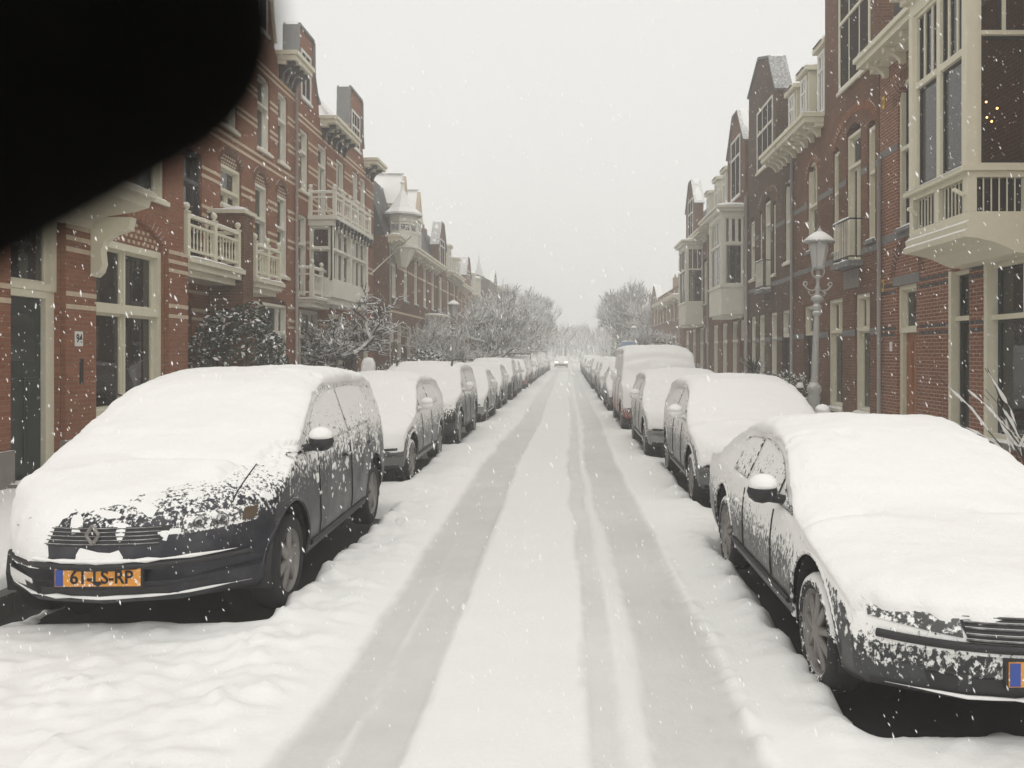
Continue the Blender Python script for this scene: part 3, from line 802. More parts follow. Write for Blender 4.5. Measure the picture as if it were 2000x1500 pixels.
    cornice(h, F, 6, 14.9, 9.5, 0.5, 0.24, brackets=8)
    roof(h, F, 6, 14.9, 9.72, 2.4, 1.6)
house94()

def house_balconies():
    F = FL1
    h = tag(empty('brick_house', (-7.7, 19, 0)), 'red brick house with cream stone bands, two cream balconies and arched windows', 'house')
    a0, a1 = 14.97, 23.18
    arch = [(18.2, 19.35, 5.15, 6.38, .3), (20.2, 21.05, 3.7, 6.36, .3), (21.75, 22.55, 3.9, 6.36, .3)]
    ops = [(16.3, 17.25, 3.62, 6.0), (20.35, 21.2, 6.95, 8.85, .12), (21.8, 22.55, 6.95, 8.85, .12), (16.4, 17.3, 6.95, 8.85, .12), (18.2, 19.1, 6.95, 8.85, .12),
           (20.2, 22.55, 0.85, 3.3, .2), (15.8, 16.8, 0.2, 2.9)] + arch
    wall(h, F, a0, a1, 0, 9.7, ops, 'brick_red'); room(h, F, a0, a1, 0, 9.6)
    bands(h, F, (2.5, 2.68, 3.05, 4.72, 4.9, 5.55, 5.72, 6.55, 6.72, 7.4, 7.55, 8.15, 8.3, 8.92, 9.07), a0, a1, ops)
    for a, b, c, e, r in arch:
        m, w = (a + b) / 2, (b - a) / 2
        arch_ring(h, F, m, w, e - r, r, 'brick_brown', 0.15, 0.012, 13)
        mb = MB(); F.poly(mb, [(m - w, e - r - .02)] + [(m - w * math.cos(math.pi * k / 8), e - r + r * math.sin(math.pi * k / 8)) for k in range(1, 8)] + [(m + w, e - r - .02)], -.19, -.05)
        ty = mb.build('tympanum', MAT['brick_brown'], h, world=True)
        q = MB()
        for rr_ in range(3):
            for k in range(8):
                s_ = m - w + .12 * k + (.06 if rr_ % 2 else 0); z = e - r + .02 + rr_ * .085
                if z + .04 < e - r + r * math.sqrt(max(0, 1 - ((s_ + .025 - m) / w) ** 2)): F.box(q, s_, s_ + .055, -.06, -.035, z, z + .045)
        q.build('chequer_bricks', MAT['stone_band'], ty)['kind'] = 'stuff'
    window(h, F, 18.2, 19.35, 5.15, 6.08, tr=(5.5,), lo=(.5,), curtain=('grey_blind', .03, .97, .35, 1))
    window(h, F, 20.2, 21.05, 3.7, 6.06, tr=(5.2,), curtain=('curtain', 0, .35, 0, 1), sill=False, mat='white_paint')
    window(h, F, 21.75, 22.55, 3.9, 6.06, tr=(5.2,), curtain=('curtain', 0, .4, 0, 1), mat='white_paint')
    window(h, F, 16.3, 17.25, 3.62, 6.0, tr=(5.35,), mat='dark_paint', curtain=('curtain', .35, .9, .3, 1), sill=False)
    for a, b in ((20.35, 21.2), (21.8, 22.55), (16.4, 17.3), (18.2, 19.1)):
        window(h, F, a, b, 6.95, 8.85, tr=(8.1,), mat='white_paint', curtain=('curtain', 0, .42, 0, 1))
    window(h, F, 20.2, 22.55, 0.85, 3.12, tr=(2.35,), up=(.2, .8), lo=(.2, .5, .8), mat='white_paint', fw=.06, curtain=('curtain', .1, .9, .0, .3))
    mb = MB(); F.box(mb, 20.2, 22.55, -.18, -.06, 3.12, 3.3); mb.build('lintel_panel', MAT['brick_brown'], h, world=True)
    mb = MB(); F.box(mb, 15.8, 16.8, -.18, -.12, .2, 2.9); F.box(mb, 15.9, 16.7, -.12, -.1, .3, 1.4); F.box(mb, 15.9, 16.7, -.12, -.1, 1.6, 2.8); mb.build('door', MAT['green_paint'], h, world=True)
    # partition wall between the balconies
    mb = MB(); F.box(mb, 17.56, 18.1, 0.0, 0.76, 0, 4.82); pw = mb.build('partition_wall', MAT['brick_brown'], h, world=True)
    mb = MB(); F.box(mb, 17.5, 18.16, 0.0, 0.82, 4.822, 4.9); mb.build('coping', MAT['cream'], pw)
    snowline(pw, [F.P(17.85, 0.0, 4.9), F.P(17.85, 0.82, 4.9)], 0.66, 0.1, 'coping_snow', dz=-.005)
    balcony(h, F, 15.05, 17.5, 0.74, 3.6, 0.78, deck=.22)
    balcony(h, F, 18.2, 19.8, 0.80, 3.5, 0.76, deck=.2)
    downpipe(h, F, 23.1, 0.2, 9.5)
    gable(h, F, [(18.4, 9.7), (18.5, 9.95), (18.95, 10.5), (19.1, 11.2), (19.1, 13.0), (21.2, 13.0), (21.2, 11.2), (21.3, 10.5), (21.5, 9.95), (21.6, 9.7)], .4, win=(19.9, 21.0, 9.95, 11.8, (11.0,), (.5,), (.5,)))
    cornice(h, F, 21.75, 23.15, 9.62, 0.5, 0.24, brackets=4); cornice(h, F, 15.0, 18.3, 9.62, 0.5, .24, brackets=5)
    roof(h, F, a0, a1, 9.72, 2.3, 2.0)
house_balconies()

def house_bay():
    F = FL1
    h = tag(empty('brick_house', (-7.7, 28, 0)), 'red brick house with tall white two storey bay, balustrade on top and stepped roof gables', 'house')
    a0, a1 = 23.22, 32.55
    ops = [(23.6, 24.35, 6.55, 8.35), (25.3, 26.25, 5.95, 8.35), (27.3, 28.3, 7.35, 8.35), (29.4, 30.2, 6.1, 8.4), (30.5, 31.3, 6.1, 8.4), (23.5, 24.25, 3.5, 5.85),
           (23.5, 25.4, .85, 3.1), (26.4, 28.3, .85, 3.1), (29.3, 30.3, .2, 3.0), (30.6, 31.8, .85, 3.1), (29.6, 31.2, 3.7, 5.7)]
    wall(h, F, a0, a1, 0, 9.15, ops, 'brick_red'); room(h, F, a0, a1, 0, 9.1)
    bands(h, F, (2.5, 2.68, 4.9, 5.08, 6.3, 6.46, 7.2, 7.36, 7.9, 8.06, 8.5, 8.66), a0, a1, ops)
    window(h, F, 23.6, 24.35, 6.55, 8.35, tr=(7.7,), mat='white_paint', curtain=('grey_blind', .05, .95, .5, 1))
    window(h, F, 25.3, 26.25, 5.95, 8.35, tr=(7.7,), lo=(.5,), mat='white_paint', sill=False)
    window(h, F, 27.3, 28.3, 7.35, 8.35, lo=(.5,), mat='white_paint')
    for a, b in ((29.4, 30.2), (30.5, 31.3)): window(h, F, a, b, 6.1, 8.4, tr=(7.3,), mat='white_paint')
    window(h, F, 23.5, 24.25, 3.5, 5.85, tr=(5.0,), mat='white_paint', sill=False)
    window(h, F, 23.5, 25.4, .85, 3.1, tr=(2.3,), up=(.25, .75), lo=(.25, .5, .75), mat='white_paint')
    window(h, F, 26.4, 28.3, .85, 3.1, tr=(2.3,), up=(.5,), lo=(.5,)); window(h, F, 30.6, 31.8, .85, 3.1, tr=(2.3,)); window(h, F, 29.6, 31.2, 3.7, 5.7, tr=(5.0,), lo=(.5,))
    mb = MB(); F.box(mb, 29.3, 30.3, -.18, -.12, .2, 3.0); mb.build('door', MAT['green_paint'], h, world=True)
    # bay: plinth, corner posts, glazing on the street face and the near flank
    mb = MB(); s0, s1, D = 24.4, 28.7, 0.72
    F.box(mb, s0, s1, 0, D, 3.5, 4.0); F.box(mb, s0 - .05, s1 + .05, 0, D + .06, 5.62, 5.8); F.box(mb, s0 - .12, s1 + .12, 0, D + .16, 5.802, 5.92)
    F.box(mb, s0 + .06, s1 - .06, 0, D - .08, 3.3, 3.498)
    for a in (s0, 26.5, s1 - .1): F.box(mb, a, a + .1, D - .1, D, 4.0, 5.62)
    b = mb.build('bay', MAT['white_paint'], h, world=True)
    window(b, F, s0 + .1, 26.5, 4.0, 5.62, d=D - .02, tr=(4.95,), up=(.33, .66), lo=(.33, .66), mat='white_paint', sash='white_paint', sill=False, world=False, fw=.05)
    window(b, F, 26.6, s1 - .1, 4.0, 5.62, d=D - .02, tr=(4.95,), up=(.33, .66), lo=(.33, .66), mat='white_paint', sash='white_paint', sill=False, world=False, fw=.05)
    FS = FA(-1, 0); FS.P = lambda s_, d, z: (s_, s0 - d, z); FS.box = lambda m, p, q, d0, d1, z0, z1: m.box(p, q, s0 - max(d0, d1), s0 - min(d0, d1), z0, z1)
    window(b, FS, -7.68, -7.0, 4.0, 5.62, d=0.0, tr=(4.95,), mat='white_paint', sill=False, world=False, fw=.05)
    mb = MB(); mb.box(-7.64, -7.05, s0 + .15, s0 + .17, 4.02, 5.6); mb.build('curtain', MAT['curtain_maroon'], b)
    mb = MB(); F.box(mb, s0 + .15, s1 - .15, -.1, .1, 4.0, 5.6); mb.build('curtain', MAT['curtain'], b)
    for k in range(11):
        q = MB(); c = s0 + .15 + k * .42; F.poly(q, [], 0, 0) if 0 else None
        F.box(q, c - .035, c + .035, D + .062, D + .15, 5.62, 5.80); F.box(q, c - .035, c + .035, D + .062, D + .10, 5.5, 5.618); q.build('bracket', MAT['dark_paint'], b)
    balustrade(b, F, [(s0, 0.05), (s0, D + .05), (s1, D + .05)], 5.93, .72, 'white_paint', .2)
    snowline(b, [F.P(s0, D * .8, 5.92), F.P(s1, D * .8, 5.92)], .4, .05, 'bay_snow')
    o = balcony(h, F, 22.5 + .75, 25.1, 0.55 if False else 0.5, 3.42, .85, 'white_paint', deck=.15, gap=.17)
    gable(h, F, [(22.98 + .25, 9.15), (23.24, 9.7), (23.4, 10.2), (23.42, 11.2), (24.75, 11.2), (24.8, 10.2), (25.05, 9.7), (25.35, 9.5), (25.4, 9.15)], .36, win=(23.65, 24.55, 9.25, 10.65, (10.15,), (.5,), (.5,)), cmat='grey_stone')
    mb = MB(); F.box(mb, 23.36, 23.415, -.37, -.01, 9.7, 11.18); mb.build('gable_cheek', MAT['white_paint'], h, world=True)
    gable(h, F, [(28.5, 9.15), (28.6, 9.45), (28.85, 9.9), (28.9, 11.2), (30.6, 11.2), (30.65, 10.0), (30.8, 9.5), (30.9, 9.15)], .36, win=(29.2, 30.35, 9.25, 10.55, (10.0,), (.33, .66), (.33, .66)), cmat='grey_stone')
    mb = MB(); F.box(mb, 28.84, 28.895, -.37, -.01, 9.6, 11.18); mb.build('gable_cheek', MAT['white_paint'], h, world=True)
    cornice(h, F, 25.5, 28.4, 9.0, .5, .22, brackets=5); cornice(h, F, 31.0, 32.5, 9.0, .5, .22, brackets=2)
    roof(h, F, a0, a1, 9.2, 2.2, 1.5)
    # bare flagpole slanting out over the pavement
    mb = MB(); mb.tube([F.P(32.0, 0.0, 4.9), F.P(31.6, 1.7, 6.35)], [.03, .018], 8); mb.build('flagpole', MAT['white_paint'], h, smooth=True, world=True)
house_bay()

def generic(side, X, s0, s1, eave, mat, label, seed, frame='cream', bay=None, gab=None, dorm=(), slate=True, brk=6, first=2, rise=2.2, run=1.3, name='brick_house', band=None):
    rnd = random.Random(seed); F = FA(side, X)
    h = tag(empty(name, (X, (s0 + s1) / 2, 0)), label, 'house')
    L = s1 - s0; ops = []; wins = []
    d0 = s0 + 0.35
    ops.append((d0, d0 + .95, .15, 3.05)); door = (d0, d0 + .95)
    n = max(1, int((L - 1.8) / 2.0)); st = (L - 1.7) / n
    for k in range(n):
        a = s0 + 1.6 + k * st + .1
        ops.append((a, a + min(1.15, st - .35), .6, 3.05)); wins.append((ops[-1], (2.3,), (), ()))
    m = max(2, int(L / 2.1)); st = L / m
    for k in range(m):
        a = s0 + (k + .5) * st - .48
        if bay and a < bay[1] + .1 and a + .96 > bay[0] - .1: continue
        ops.append((a, a + .96, 4.1, 6.3, .22)); wins.append(((a, a + .96, 4.1, 6.14), (5.45,), (), ()))
    if eave > 8.5:
        for k in range(m):
            a = s0 + (k + .5) * st - .48
            ops.append((a, a + .96, 7.0, 8.6)); wins.append((ops[-1], (8.1,), (), ()))
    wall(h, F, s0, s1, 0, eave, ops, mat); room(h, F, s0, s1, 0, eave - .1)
    for w_, tr, up, lo in wins: window(h, F, *w_[:4], tr=tr, up=up, lo=lo, mat=frame, curtain=('curtain', 0, .35, 0, 1) if rnd.random() < .5 else None, sillmat='grey_stone')
    mb = MB(); F.box(mb, door[0], door[1], -.18, -.12, .15, 2.3); F.box(mb, door[0] + .1, door[1] - .1, -.12, -.1, .3, 1.1); F.box(mb, door[0] + .1, door[1] - .1, -.12, -.1, 1.25, 2.15)
    mb.build('door', MAT[rnd.choice(['green_paint', 'door_wood', 'dark_paint'])], h, world=True)
    window(h, F, door[0], door[1], 2.3, 3.05, sill=False, mat=frame, name='transom_window')
    bands(h, F, band or (3.5, 5.4), s0, s1, ops, 'grey_stone' if side > 0 else 'stone_band', .09)
    if bay: bay_window(h, F, *bay)
    c0, c1 = s0 + .02, s1 - .02
    if gab:
        g0, g1, gt = gab; gm = (g0 + g1) / 2
        gable(h, F, [(g0, eave - .02), (g0, gt - 1.4), (gm - .45, gt), (gm + .45, gt), (g1, gt - 1.4), (g1, eave - .02)], .4, mat, win=(gm - .85, gm + .85, eave + .1, gt - .9, (eave + (gt - eave) * .5,), (.5,), (.5,)), cmat='grey_stone')
        if g0 - c0 > c1 - g1: c1 = g0 - .05
        else: c0 = g1 + .05
    if c1 - c0 > .6: cornice(h, F, c0, c1, eave - .16, .48, .22, brackets=brk, bmat=frame, bh=.2)
    for a, b in dorm: dormer(h, F, a, b, eave + .06, eave + 1.75, pointed=1.6 if name == 'brick_house' and s0 < 40 and side < 0 else 0)
    roof(h, F, s0, s1, eave + .02, rise, run, mat='slate' if slate else 'snow')
    cm = MB(); q = s1 - .5; F.box(cm, q - .5, q, -2.6, -1.9, eave + .5, eave + rise + 1.0); ch = cm.build('chimney', MAT[mat], h, world=True)
    cm = MB()
    for dd in (-2.4, -2.1): cm.lathe([(.08, 0), (.07, .25), (.085, .28), (0, .28)], F.P(q - .25, dd, eave + rise + 1.0), 8)
    cm.build('chimney_pot', MAT['brick_orange'], ch)
    downpipe(h, F, s0 + .08, .1, eave - .2)
    return h

def bay_window(h, F, s0, s1, D=0.85, z0=3.2, zs=4.25, z1=7.0, mat='white_paint', sash=None):
    """boxed oriel on the first floor: apron, mullioned lights on three faces, moulded roof"""
    mb = MB()
    F.box(mb, s0, s1, 0, D, z0 + .1, zs); F.box(mb, s0 + .08, s1 - .08, 0, D - .1, z0, z0 + .098)
    F.box(mb, s0 - .04, s1 + .04, 0, D + .05, zs + .001, zs + .07)
    F.box(mb, s0, s1, 0, D, z1 - .25, z1 - .06); F.box(mb, s0 - .12, s1 + .12, 0, D + .14, z1 - .058, z1 + .06); F.box(mb, s0 - .2, s1 + .2, 0, D + .22, z1 + .062, z1 + .14)
    for a in (s0, s1 - .12): F.box(mb, a, a + .12, D - .12, D, zs + .07, z1 - .25)
    for k in range(1, 8):
        a = s0 + (s1 - s0) * k / 8; F.box(mb, a - .012, a + .012, D, D + .012, z0 + .14, zs - .04)
    b = mb.build('bay_window', MAT[mat], h, world=True)
    tz = zs + (z1 - .25 - zs) * .62
    window(b, F, s0 + .12, s1 - .12, zs + .07, z1 - .25, d=D - .03, fd=.07, tr=(tz,), up=(.25, .5, .75), lo=(.5,), mat=mat, sash=sash, sill=False, world=False, fw=.05)
    x0, x1 = sorted((F.P(0, 0.02, 0)[0], F.P(0, D - .12, 0)[0]))
    for sy, e in ((s0, -1), (s1, 1)):
        FS = FA(F.side, 0)
        FS.P = lambda s_, d, z, sy=sy, e=e: (s_, sy + e * d, z)
        FS.box = lambda m, p, q, dd0, dd1, za, zb, sy=sy, e=e: m.box(p, q, min(sy + e * dd0, sy + e * dd1), max(sy + e * dd0, sy + e * dd1), za, zb)
        window(b, FS, x0, x1, zs + .07, z1 - .25, d=-.02, fd=.07, tr=(tz,), up=(.33, .66), lo=(), mat=mat, sash=sash, sill=False, world=False, fw=.05)
    q = MB(); F.box(q, s0 + .2, s0 + .5, D - .3, D - .28, zs + .1, z1 - .3); q.build('curtain', MAT['curtain'], b)
    q = MB(); F.box(q, s0 + .05, s1 - .05, .0, .03, zs + .08, z1 - .26); q.build('backing', MAT['interior'], b)
    snowline(b, [F.P(s0 - .15, D / 2, z1 + .14), F.P(s1 + .15, D / 2, z1 + .14)], D + .35, .12, 'bay_snow', dz=-.005)
    return b

# corner house that steps forward, with an oriel turret
h4 = generic(-1, -7.15, 32.62, 44.9, 6.5, 'brick_brown', 'brown brick house stepping forward, with pointed oriel turret and gabled dormers', 41, frame='white_paint', dorm=((36.0, 37.2), (39.6, 40.8)), rise=2.6, run=.9, brk=12)
def turret(h, F, s, z0, z1, r, apex):
    n = 8; c = F.P(s, 0.25, 0); mb = MB()
    mb.lathe([(r * .3, z0 - .9), (r * .55, z0 - .6), (r * .9, z0 - .15), (r * 1.08, z0 - .1), (r * 1.08, z0), (r, z0 + .02), (r, z0 + .45), (r * 1.05, z0 + .5), (r * .93, z0 + .52), (r * .93, z1 - .3), (r, z1 - .28), (r, z1)], c, n)
    o = mb.build('oriel_turret', MAT['white_paint'], h, world=True)
    for k in range(n):
        a = 2 * math.pi * (k + .5) / n; rr_ = r * .93 * math.cos(math.pi / n) + .012
        q = MB(); t_ = Vector((-math.sin(a), math.cos(a), 0)); o_ = Vector((c[0] + rr_ * math.cos(a), c[1] + rr_ * math.sin(a), 0)); w = r * .28
        q.add([tuple(o_ - t_ * w + Vector((0, 0, z0 + .6))), tuple(o_ + t_ * w + Vector((0, 0, z0 + .6))), tuple(o_ + t_ * w + Vector((0, 0, z1 - .4))), tuple(o_ - t_ * w + Vector((0, 0, z1 - .4)))], [(0, 1, 2, 3)])
        q.build('pane', MAT['car_glass_clear'], o)
    q = MB(); q.lathe([(r * 1.35, z1), (r * 1.38, z1 + .08), (r * .95, z1 + (apex - z1) * .22), (r * .5, z1 + (apex - z1) * .5), (.09, z1 + (apex - z1) * .82), (.05, apex), (.11, apex + .06), (.05, apex + .14), (.02, apex + .4), (0, apex + .42)], c, n)
    q.build('turret_roof', MAT['snow'], o)
turret(h4, FL2, 34.3, 6.3, 7.55, .62, 8.9)
FL2b = FL2
bay_window(h4, FL2, 41.2, 43.4, .8, .4, 1.2, 3.6)
generic(-1, -7.15, 45.0, 53.4, 6.6, 'brick_brown', 'brown brick house fading into the snow, third from the white bay', 51, frame='white_paint', gab=(45.3, 48.3, 9.2), dorm=((50.2, 51.4),), rise=2.2, run=1)
generic(-1, -7.3, 53.5, 62.6, 6.4, 'brick_red', 'red brick house in the haze behind the snowy street trees', 61, frame='white_paint', gab=(58.8, 62.0, 8.8), dorm=((55.2, 56.4),), rise=2.0, run=1)
generic(-1, -7.3, 62.7, 73.0, 6.3, 'brick_brown', 'hazy brown terrace house half hidden by bare branches', 71, frame='white_paint', dorm=((65, 66.2), (69, 70.2)), rise=2.2, run=1)
hb = generic(-1, -7.6, 80.0, 96.0, 9.0, 'brick_dark', 'tall flat roofed block standing hazy at the far end on the left', 81, frame='white_paint', gab=(84.0, 88.0, 10.4), rise=.5, run=1, name='brick_building')
# faint church spire
t = empty('church_tower', (-24.6, 228, 0)); t.scale = (1.5, 1.5, 1.5); tag(t, 'very faint pointed church spire rising above the far left roofs', 'church')
mb = MB(); mb.box(-2.2, 2.2, -2.2, 2.2, 0, 12.2); mb.box(-2.4, 2.4, -2.4, 2.4, 12.202, 12.5); mb.build('tower', MAT['brick_brown'], t)
mb = MB(); mb.lathe([(2.5, 12.5), (1.2, 14.5), (.45, 17), (.08, 19), (.15, 19.2), (.04, 19.4), (.03, 20.3), (0, 20.3)], n=8); mb.build('spire', MAT['slate'], t)
mb = MB(); mb.box(-.6, .6, -2.24, -2.19, 8.4, 10.6); mb.build('belfry_louvre', MAT['dark_paint'], t)

# ------------------------------------------------------------------ houses on the right
FR = FA(1, 6.5)
def house_r1():
    F = FR
    h = tag(empty('brick_house', (6.5, 12, 0)), 'crimson brick house with pale mortar, big cream bay overhead and orange wooden door', 'house')
    a0, a1 = 6.0, 17.03
    ops = [(15.25, 16.15, .1, 3.14), (13.25, 13.9, .3, 3.19), (10.1, 12.72, .5, 3.22), (15.3, 16.12, 4.25, 7.1, .4), (7.0, 9.2, .5, 3.2)]
    wall(h, F, a0, a1, 0, 7.85, ops, 'brick_crimson'); room(h, F, a0, a1, 0, 7.8)
    # dark glazed header courses, one brick at a time on the near wall
    gm = MB(); F.box(gm, -.047, .047, -.02, .006, 0, .055); gme = gm.mesh(); gme.materials.append(MAT['glazed_brick'])
    hostm = MB()
    cnt = 0
    for z in (3.02, 3.15, 2.17, 2.29):
        s_ = 12.85
        while s_ < 17.0:
            if not any(o[0] - .05 < s_ < o[1] + .05 and o[2] < z < o[3] for o in ops):
                c = mobj('glazed_brick', gme, MAT['glazed_brick'], h); c.matrix_parent_inverse = Matrix.Translation(-h.location); c.location = (0, s_, z); cnt += 1
            s_ += 0.107
    bands(h, F, (5.83,), 13.5, a1, ops, 'grey_stone', .13, name='stone_band'); bands(h, F, (4.06,), 14.6, a1, ops, 'grey_stone', .16)
    mb = MB(); F.box(mb, 15.1, 16.3, 0.0, .02, 3.142, 3.33); mb.build('lintel', MAT['grey_stone'], h, world=True)
    arch_ring(h, F, 15.71, .45, 6.7, .42, 'brick_brown', .22, .012, 17); arch_ring(h, F, 15.7, .55, 3.36, .5, 'brick_brown', .2, .01, 17)
    window(h, F, 15.3, 16.12, 4.25, 7.1, tr=(5.8,), up=(.5,), lo=(), mat='cream', sash='dark_paint', sillmat='grey_stone')
    window(h, F, 13.25, 13.9, .3, 3.19, tr=(2.4,), sash='green_paint', fw=.06, sillmat='grey_stone')
    window(h, F, 10.1, 12.72, .5, 3.22, tr=(2.37,), up=(.33, .66), lo=(), sash='green_paint', fw=.09, sillmat='grey_stone', curtain=('curtain', .0, .12, 0, 1))
    window(h, F, 7.0, 9.2, .5, 3.2, tr=(2.37,), sash='green_paint', fw=.09, sillmat='grey_stone')
    for s_ in (12.72, 13.9):
        mb = MB(); F.box(mb, s_ - .1, s_ - .002, -.1, .035, .45, 3.2); mb.build('window_post', MAT['cream'], h, world=True)
    # door
    window(h, F, 15.25, 16.15, 2.22, 3.14, sill=False, name='transom_window', fw=.09)
    mb = MB(); F.box(mb, 16.03, 16.15, -.2, -.06, .1, 2.22); F.box(mb, 15.25, 15.33, -.2, -.06, .1, 2.22); mb.build('door_frame', MAT['cream'], h, world=True)
    mb = MB(); F.box(mb, 15.33, 16.03, -.2, -.14, .1, 2.218); d = mb.build('door', MAT['door_wood'], h, world=True)
    for z0_, z1_ in ((.3, .95), (1.1, 2.05)):
        for a in (15.42, 15.71):
            q = MB(); F.box(q, a, a + .23, -.14, -.125, z0_, z1_); F.box(q, a + .04, a + .19, -.125, -.118, z0_ + .05, z1_ - .05); q.build('door_panel', MAT['door_wood'], d)
    mb = MB(); F.box(mb, 16.38, 16.5, .0, .012, 1.86, 2.05); n = mb.build('number_plate', MAT['enamel_white'], h, world=True)
    mb = MB(); F.box(mb, 15.1, 16.3, -.2, .3, .08, .17); mb.build('doorstep', MAT['grey_stone'], h, world=True)
    downpipe(h, F, 16.9, .1, 5.9)
    # big bay
    s0, s1, D = 11.42, 13.36, .92
    mb = MB()
    prof = [(0, 3.2), (.25, 3.22), (.55, 3.36), (.80, 3.42), (.98, 3.44), (1.0, 3.52), (.95, 3.56), (.97, 3.64), (D, 3.68), (D, 3.70), (0, 3.70)]
    k = len(prof)
    def ring(a, b): return [F.P(a, d_, z) for d_, z in prof], [F.P(b, d_, z) for d_, z in prof]
    va, vb = ring(s0 - .06, s1 + .06); mb.add(va + vb, [tuple(range(k)), tuple(range(2*k-1, k-1, -1))] + [(i, (i+1) % k, k+(i+1) % k, k+i) for i in range(k)])
    F.box(mb, s0, s1, 0, D, 3.702, 3.80); F.box(mb, s0, s1, 0, D, 4.28, 4.36); F.box(mb, s0 - .07, s1 + .07, 0, D + .08, 4.362, 4.43)
    for a in (s0, s0 + .9, s1 - .13): F.box(mb, a, a + .13, D - .13, D, 3.802, 4.278)
    for a in (s0, s1 - .13): F.box(mb, a, a + .13, .0, .13, 3.802, 4.278)
    for a in (s0, s1 - .15): F.box(mb, a, a + .15, D - .15, D + .012, 4.432, 7.25)
    F.box(mb, s0, s1, 0, D, 7.252, 7.5); F.box(mb, s0 - .1, s1 + .1, 0, D + .12, 7.502, 7.62); F.box(mb, s0 - .2, s1 + .2, 0, D + .25, 7.622, 7.75)
    b = mb.build('bay_window', MAT['cream'], h, world=True)
    mid = s0 + .97
    for p, q in ((s0 + .15, mid), (mid, s1 - .15)):
        window(b, F, p, q, 4.432, 7.25, d=D - .03, fd=.08, tr=(6.1,), up=(.33, .66), lo=(), sash='dark_paint', sill=False, world=False, fw=.06, th=.10)
    FS = FA(1, 0)
    FS.P = lambda s_, d_, z: (s_, s0 - d_, z)
    FS.box = lambda m, p, q, d0, d1, z0, z1: m.box(p, q, s0 - max(d0, d1), s0 - min(d0, d1), z0, z1)
    window(b, FS, 6.5 - D + .15, 6.5, 4.432, 7.25, d=-.02, fd=.08, tr=(6.3,), up=(.5,), lo=(), mat='cream', sash='dark_paint', sill=False, world=False, fw=.05, th=.06)
    # slats in the openwork apron
    sb = MB(); sb.box(-.008, .008, -.008, .008, 0, .476); sm_ = sb.mesh(); sm_.materials.append(MAT['cream'])
    for p, q in ((s0 + .13, s0 + .9), (s0 + 1.03, s1 - .13)):
        for i in range(1, 7):
            c = mobj('slat', sm_, MAT['cream'], b); c.location = F.P(p + (q - p) * i / 7, D - .05, 3.803)
    for i in range(1, 6):
        c = mobj('slat', sm_, MAT['cream'], b); c.location = (6.5 - D + .13 + (D - .26) * i / 6, s0 + .04, 3.803)
    q = MB(); F.box(q, s0 + .08, s1 - .08, 0.02, D - .1, 3.81, 4.27); q.build('apron_lining', MAT['dark_paint'], b)
    q = MB(); F.box(q, s0 + .1, s1 - .1, .01, .05, 4.44, 7.2); F.box(q, s1 - .3, s1 - .28, .05, D - .2, 4.44, 7.2); q.build('back_wall', MAT['interior_red'], b)
    for sy, f0 in ((s0 + .18, 0), (mid + .03, 0)):
        q = MB(); q.grid([[F.P(sy + .55 * i / 12, D - .135 + .015 * math.sin(i * 2), z) for i in range(13)] for z in (4.45, 7.2)]); q.build('curtain', MAT['curtain'], b) if not f0 else None
    # fairy lights inside
    for i in range(9):
        q = MB(); q.lathe([(0, -.014), (.011, -.008), (.014, 0), (.011, .008), (0, .014)], (5.9 + .075 * (i % 5) + random.uniform(-.03, .03), s0 + .3 + random.uniform(0, .3), 5.02 + .12 * (i % 3) + random.uniform(-.05, .28)), 8)
        q.build('fairy_light', MAT['lamp_glow'], b)
    for s_, dd in ((s0 + .1, .9), (s1 - .3, .92)):      # little snow hooks left by the hinges
        q = MB(); q.tube([F.P(s_, D + .01, 4.05), F.P(s_ - .02, D + .16, 4.12)], .03, 6); q.build('shutter_catch', MAT['cream'], b)
    snowline(b, [F.P(s0 - .05, D + .04, 4.43), F.P(s1 + .05, D + .04, 4.43)], .1, .025, 'ledge_snow', dz=-.003)
    cornice(h, F, 13.7, a1 - .02, 7.7, .5, .22, brackets=4, bmat='cream', bh=.2); cornice(h, F, 6, 11.2, 7.7, .5, .22, brackets=5, bmat='cream', bh=.2)
    roof(h, F, a0, a1, 7.9, 2.4, 1.3, mat='slate')
    gable(h, F, [(11.0, 7.84), (11.0, 10), (12.2, 12.0), (12.6, 12.0), (13.6, 10), (13.6, 7.84)], .4, 'brick_crimson', win=(11.5, 13.1, 8.0, 10.0, (9.3,), (.5,), (.5,)), cmat='grey_stone')
    # yellow wall plaques
    for s_, z in ((16.86, 6.85), (17.0 - .1, 3.1)):
        mb = MB(); F.box(mb, s_ - .09, s_ + .02, .001, .015, z, z + .24); p = mb.build('wall_plaque', MAT['sign_yellow'], h, world=True)
        q = MB(); F.box(q, s_ - .06, s_ - .01, .0155, .018, z + .06, z + .18); q.build('plaque_mark', MAT['ink'], p)
house_r1()

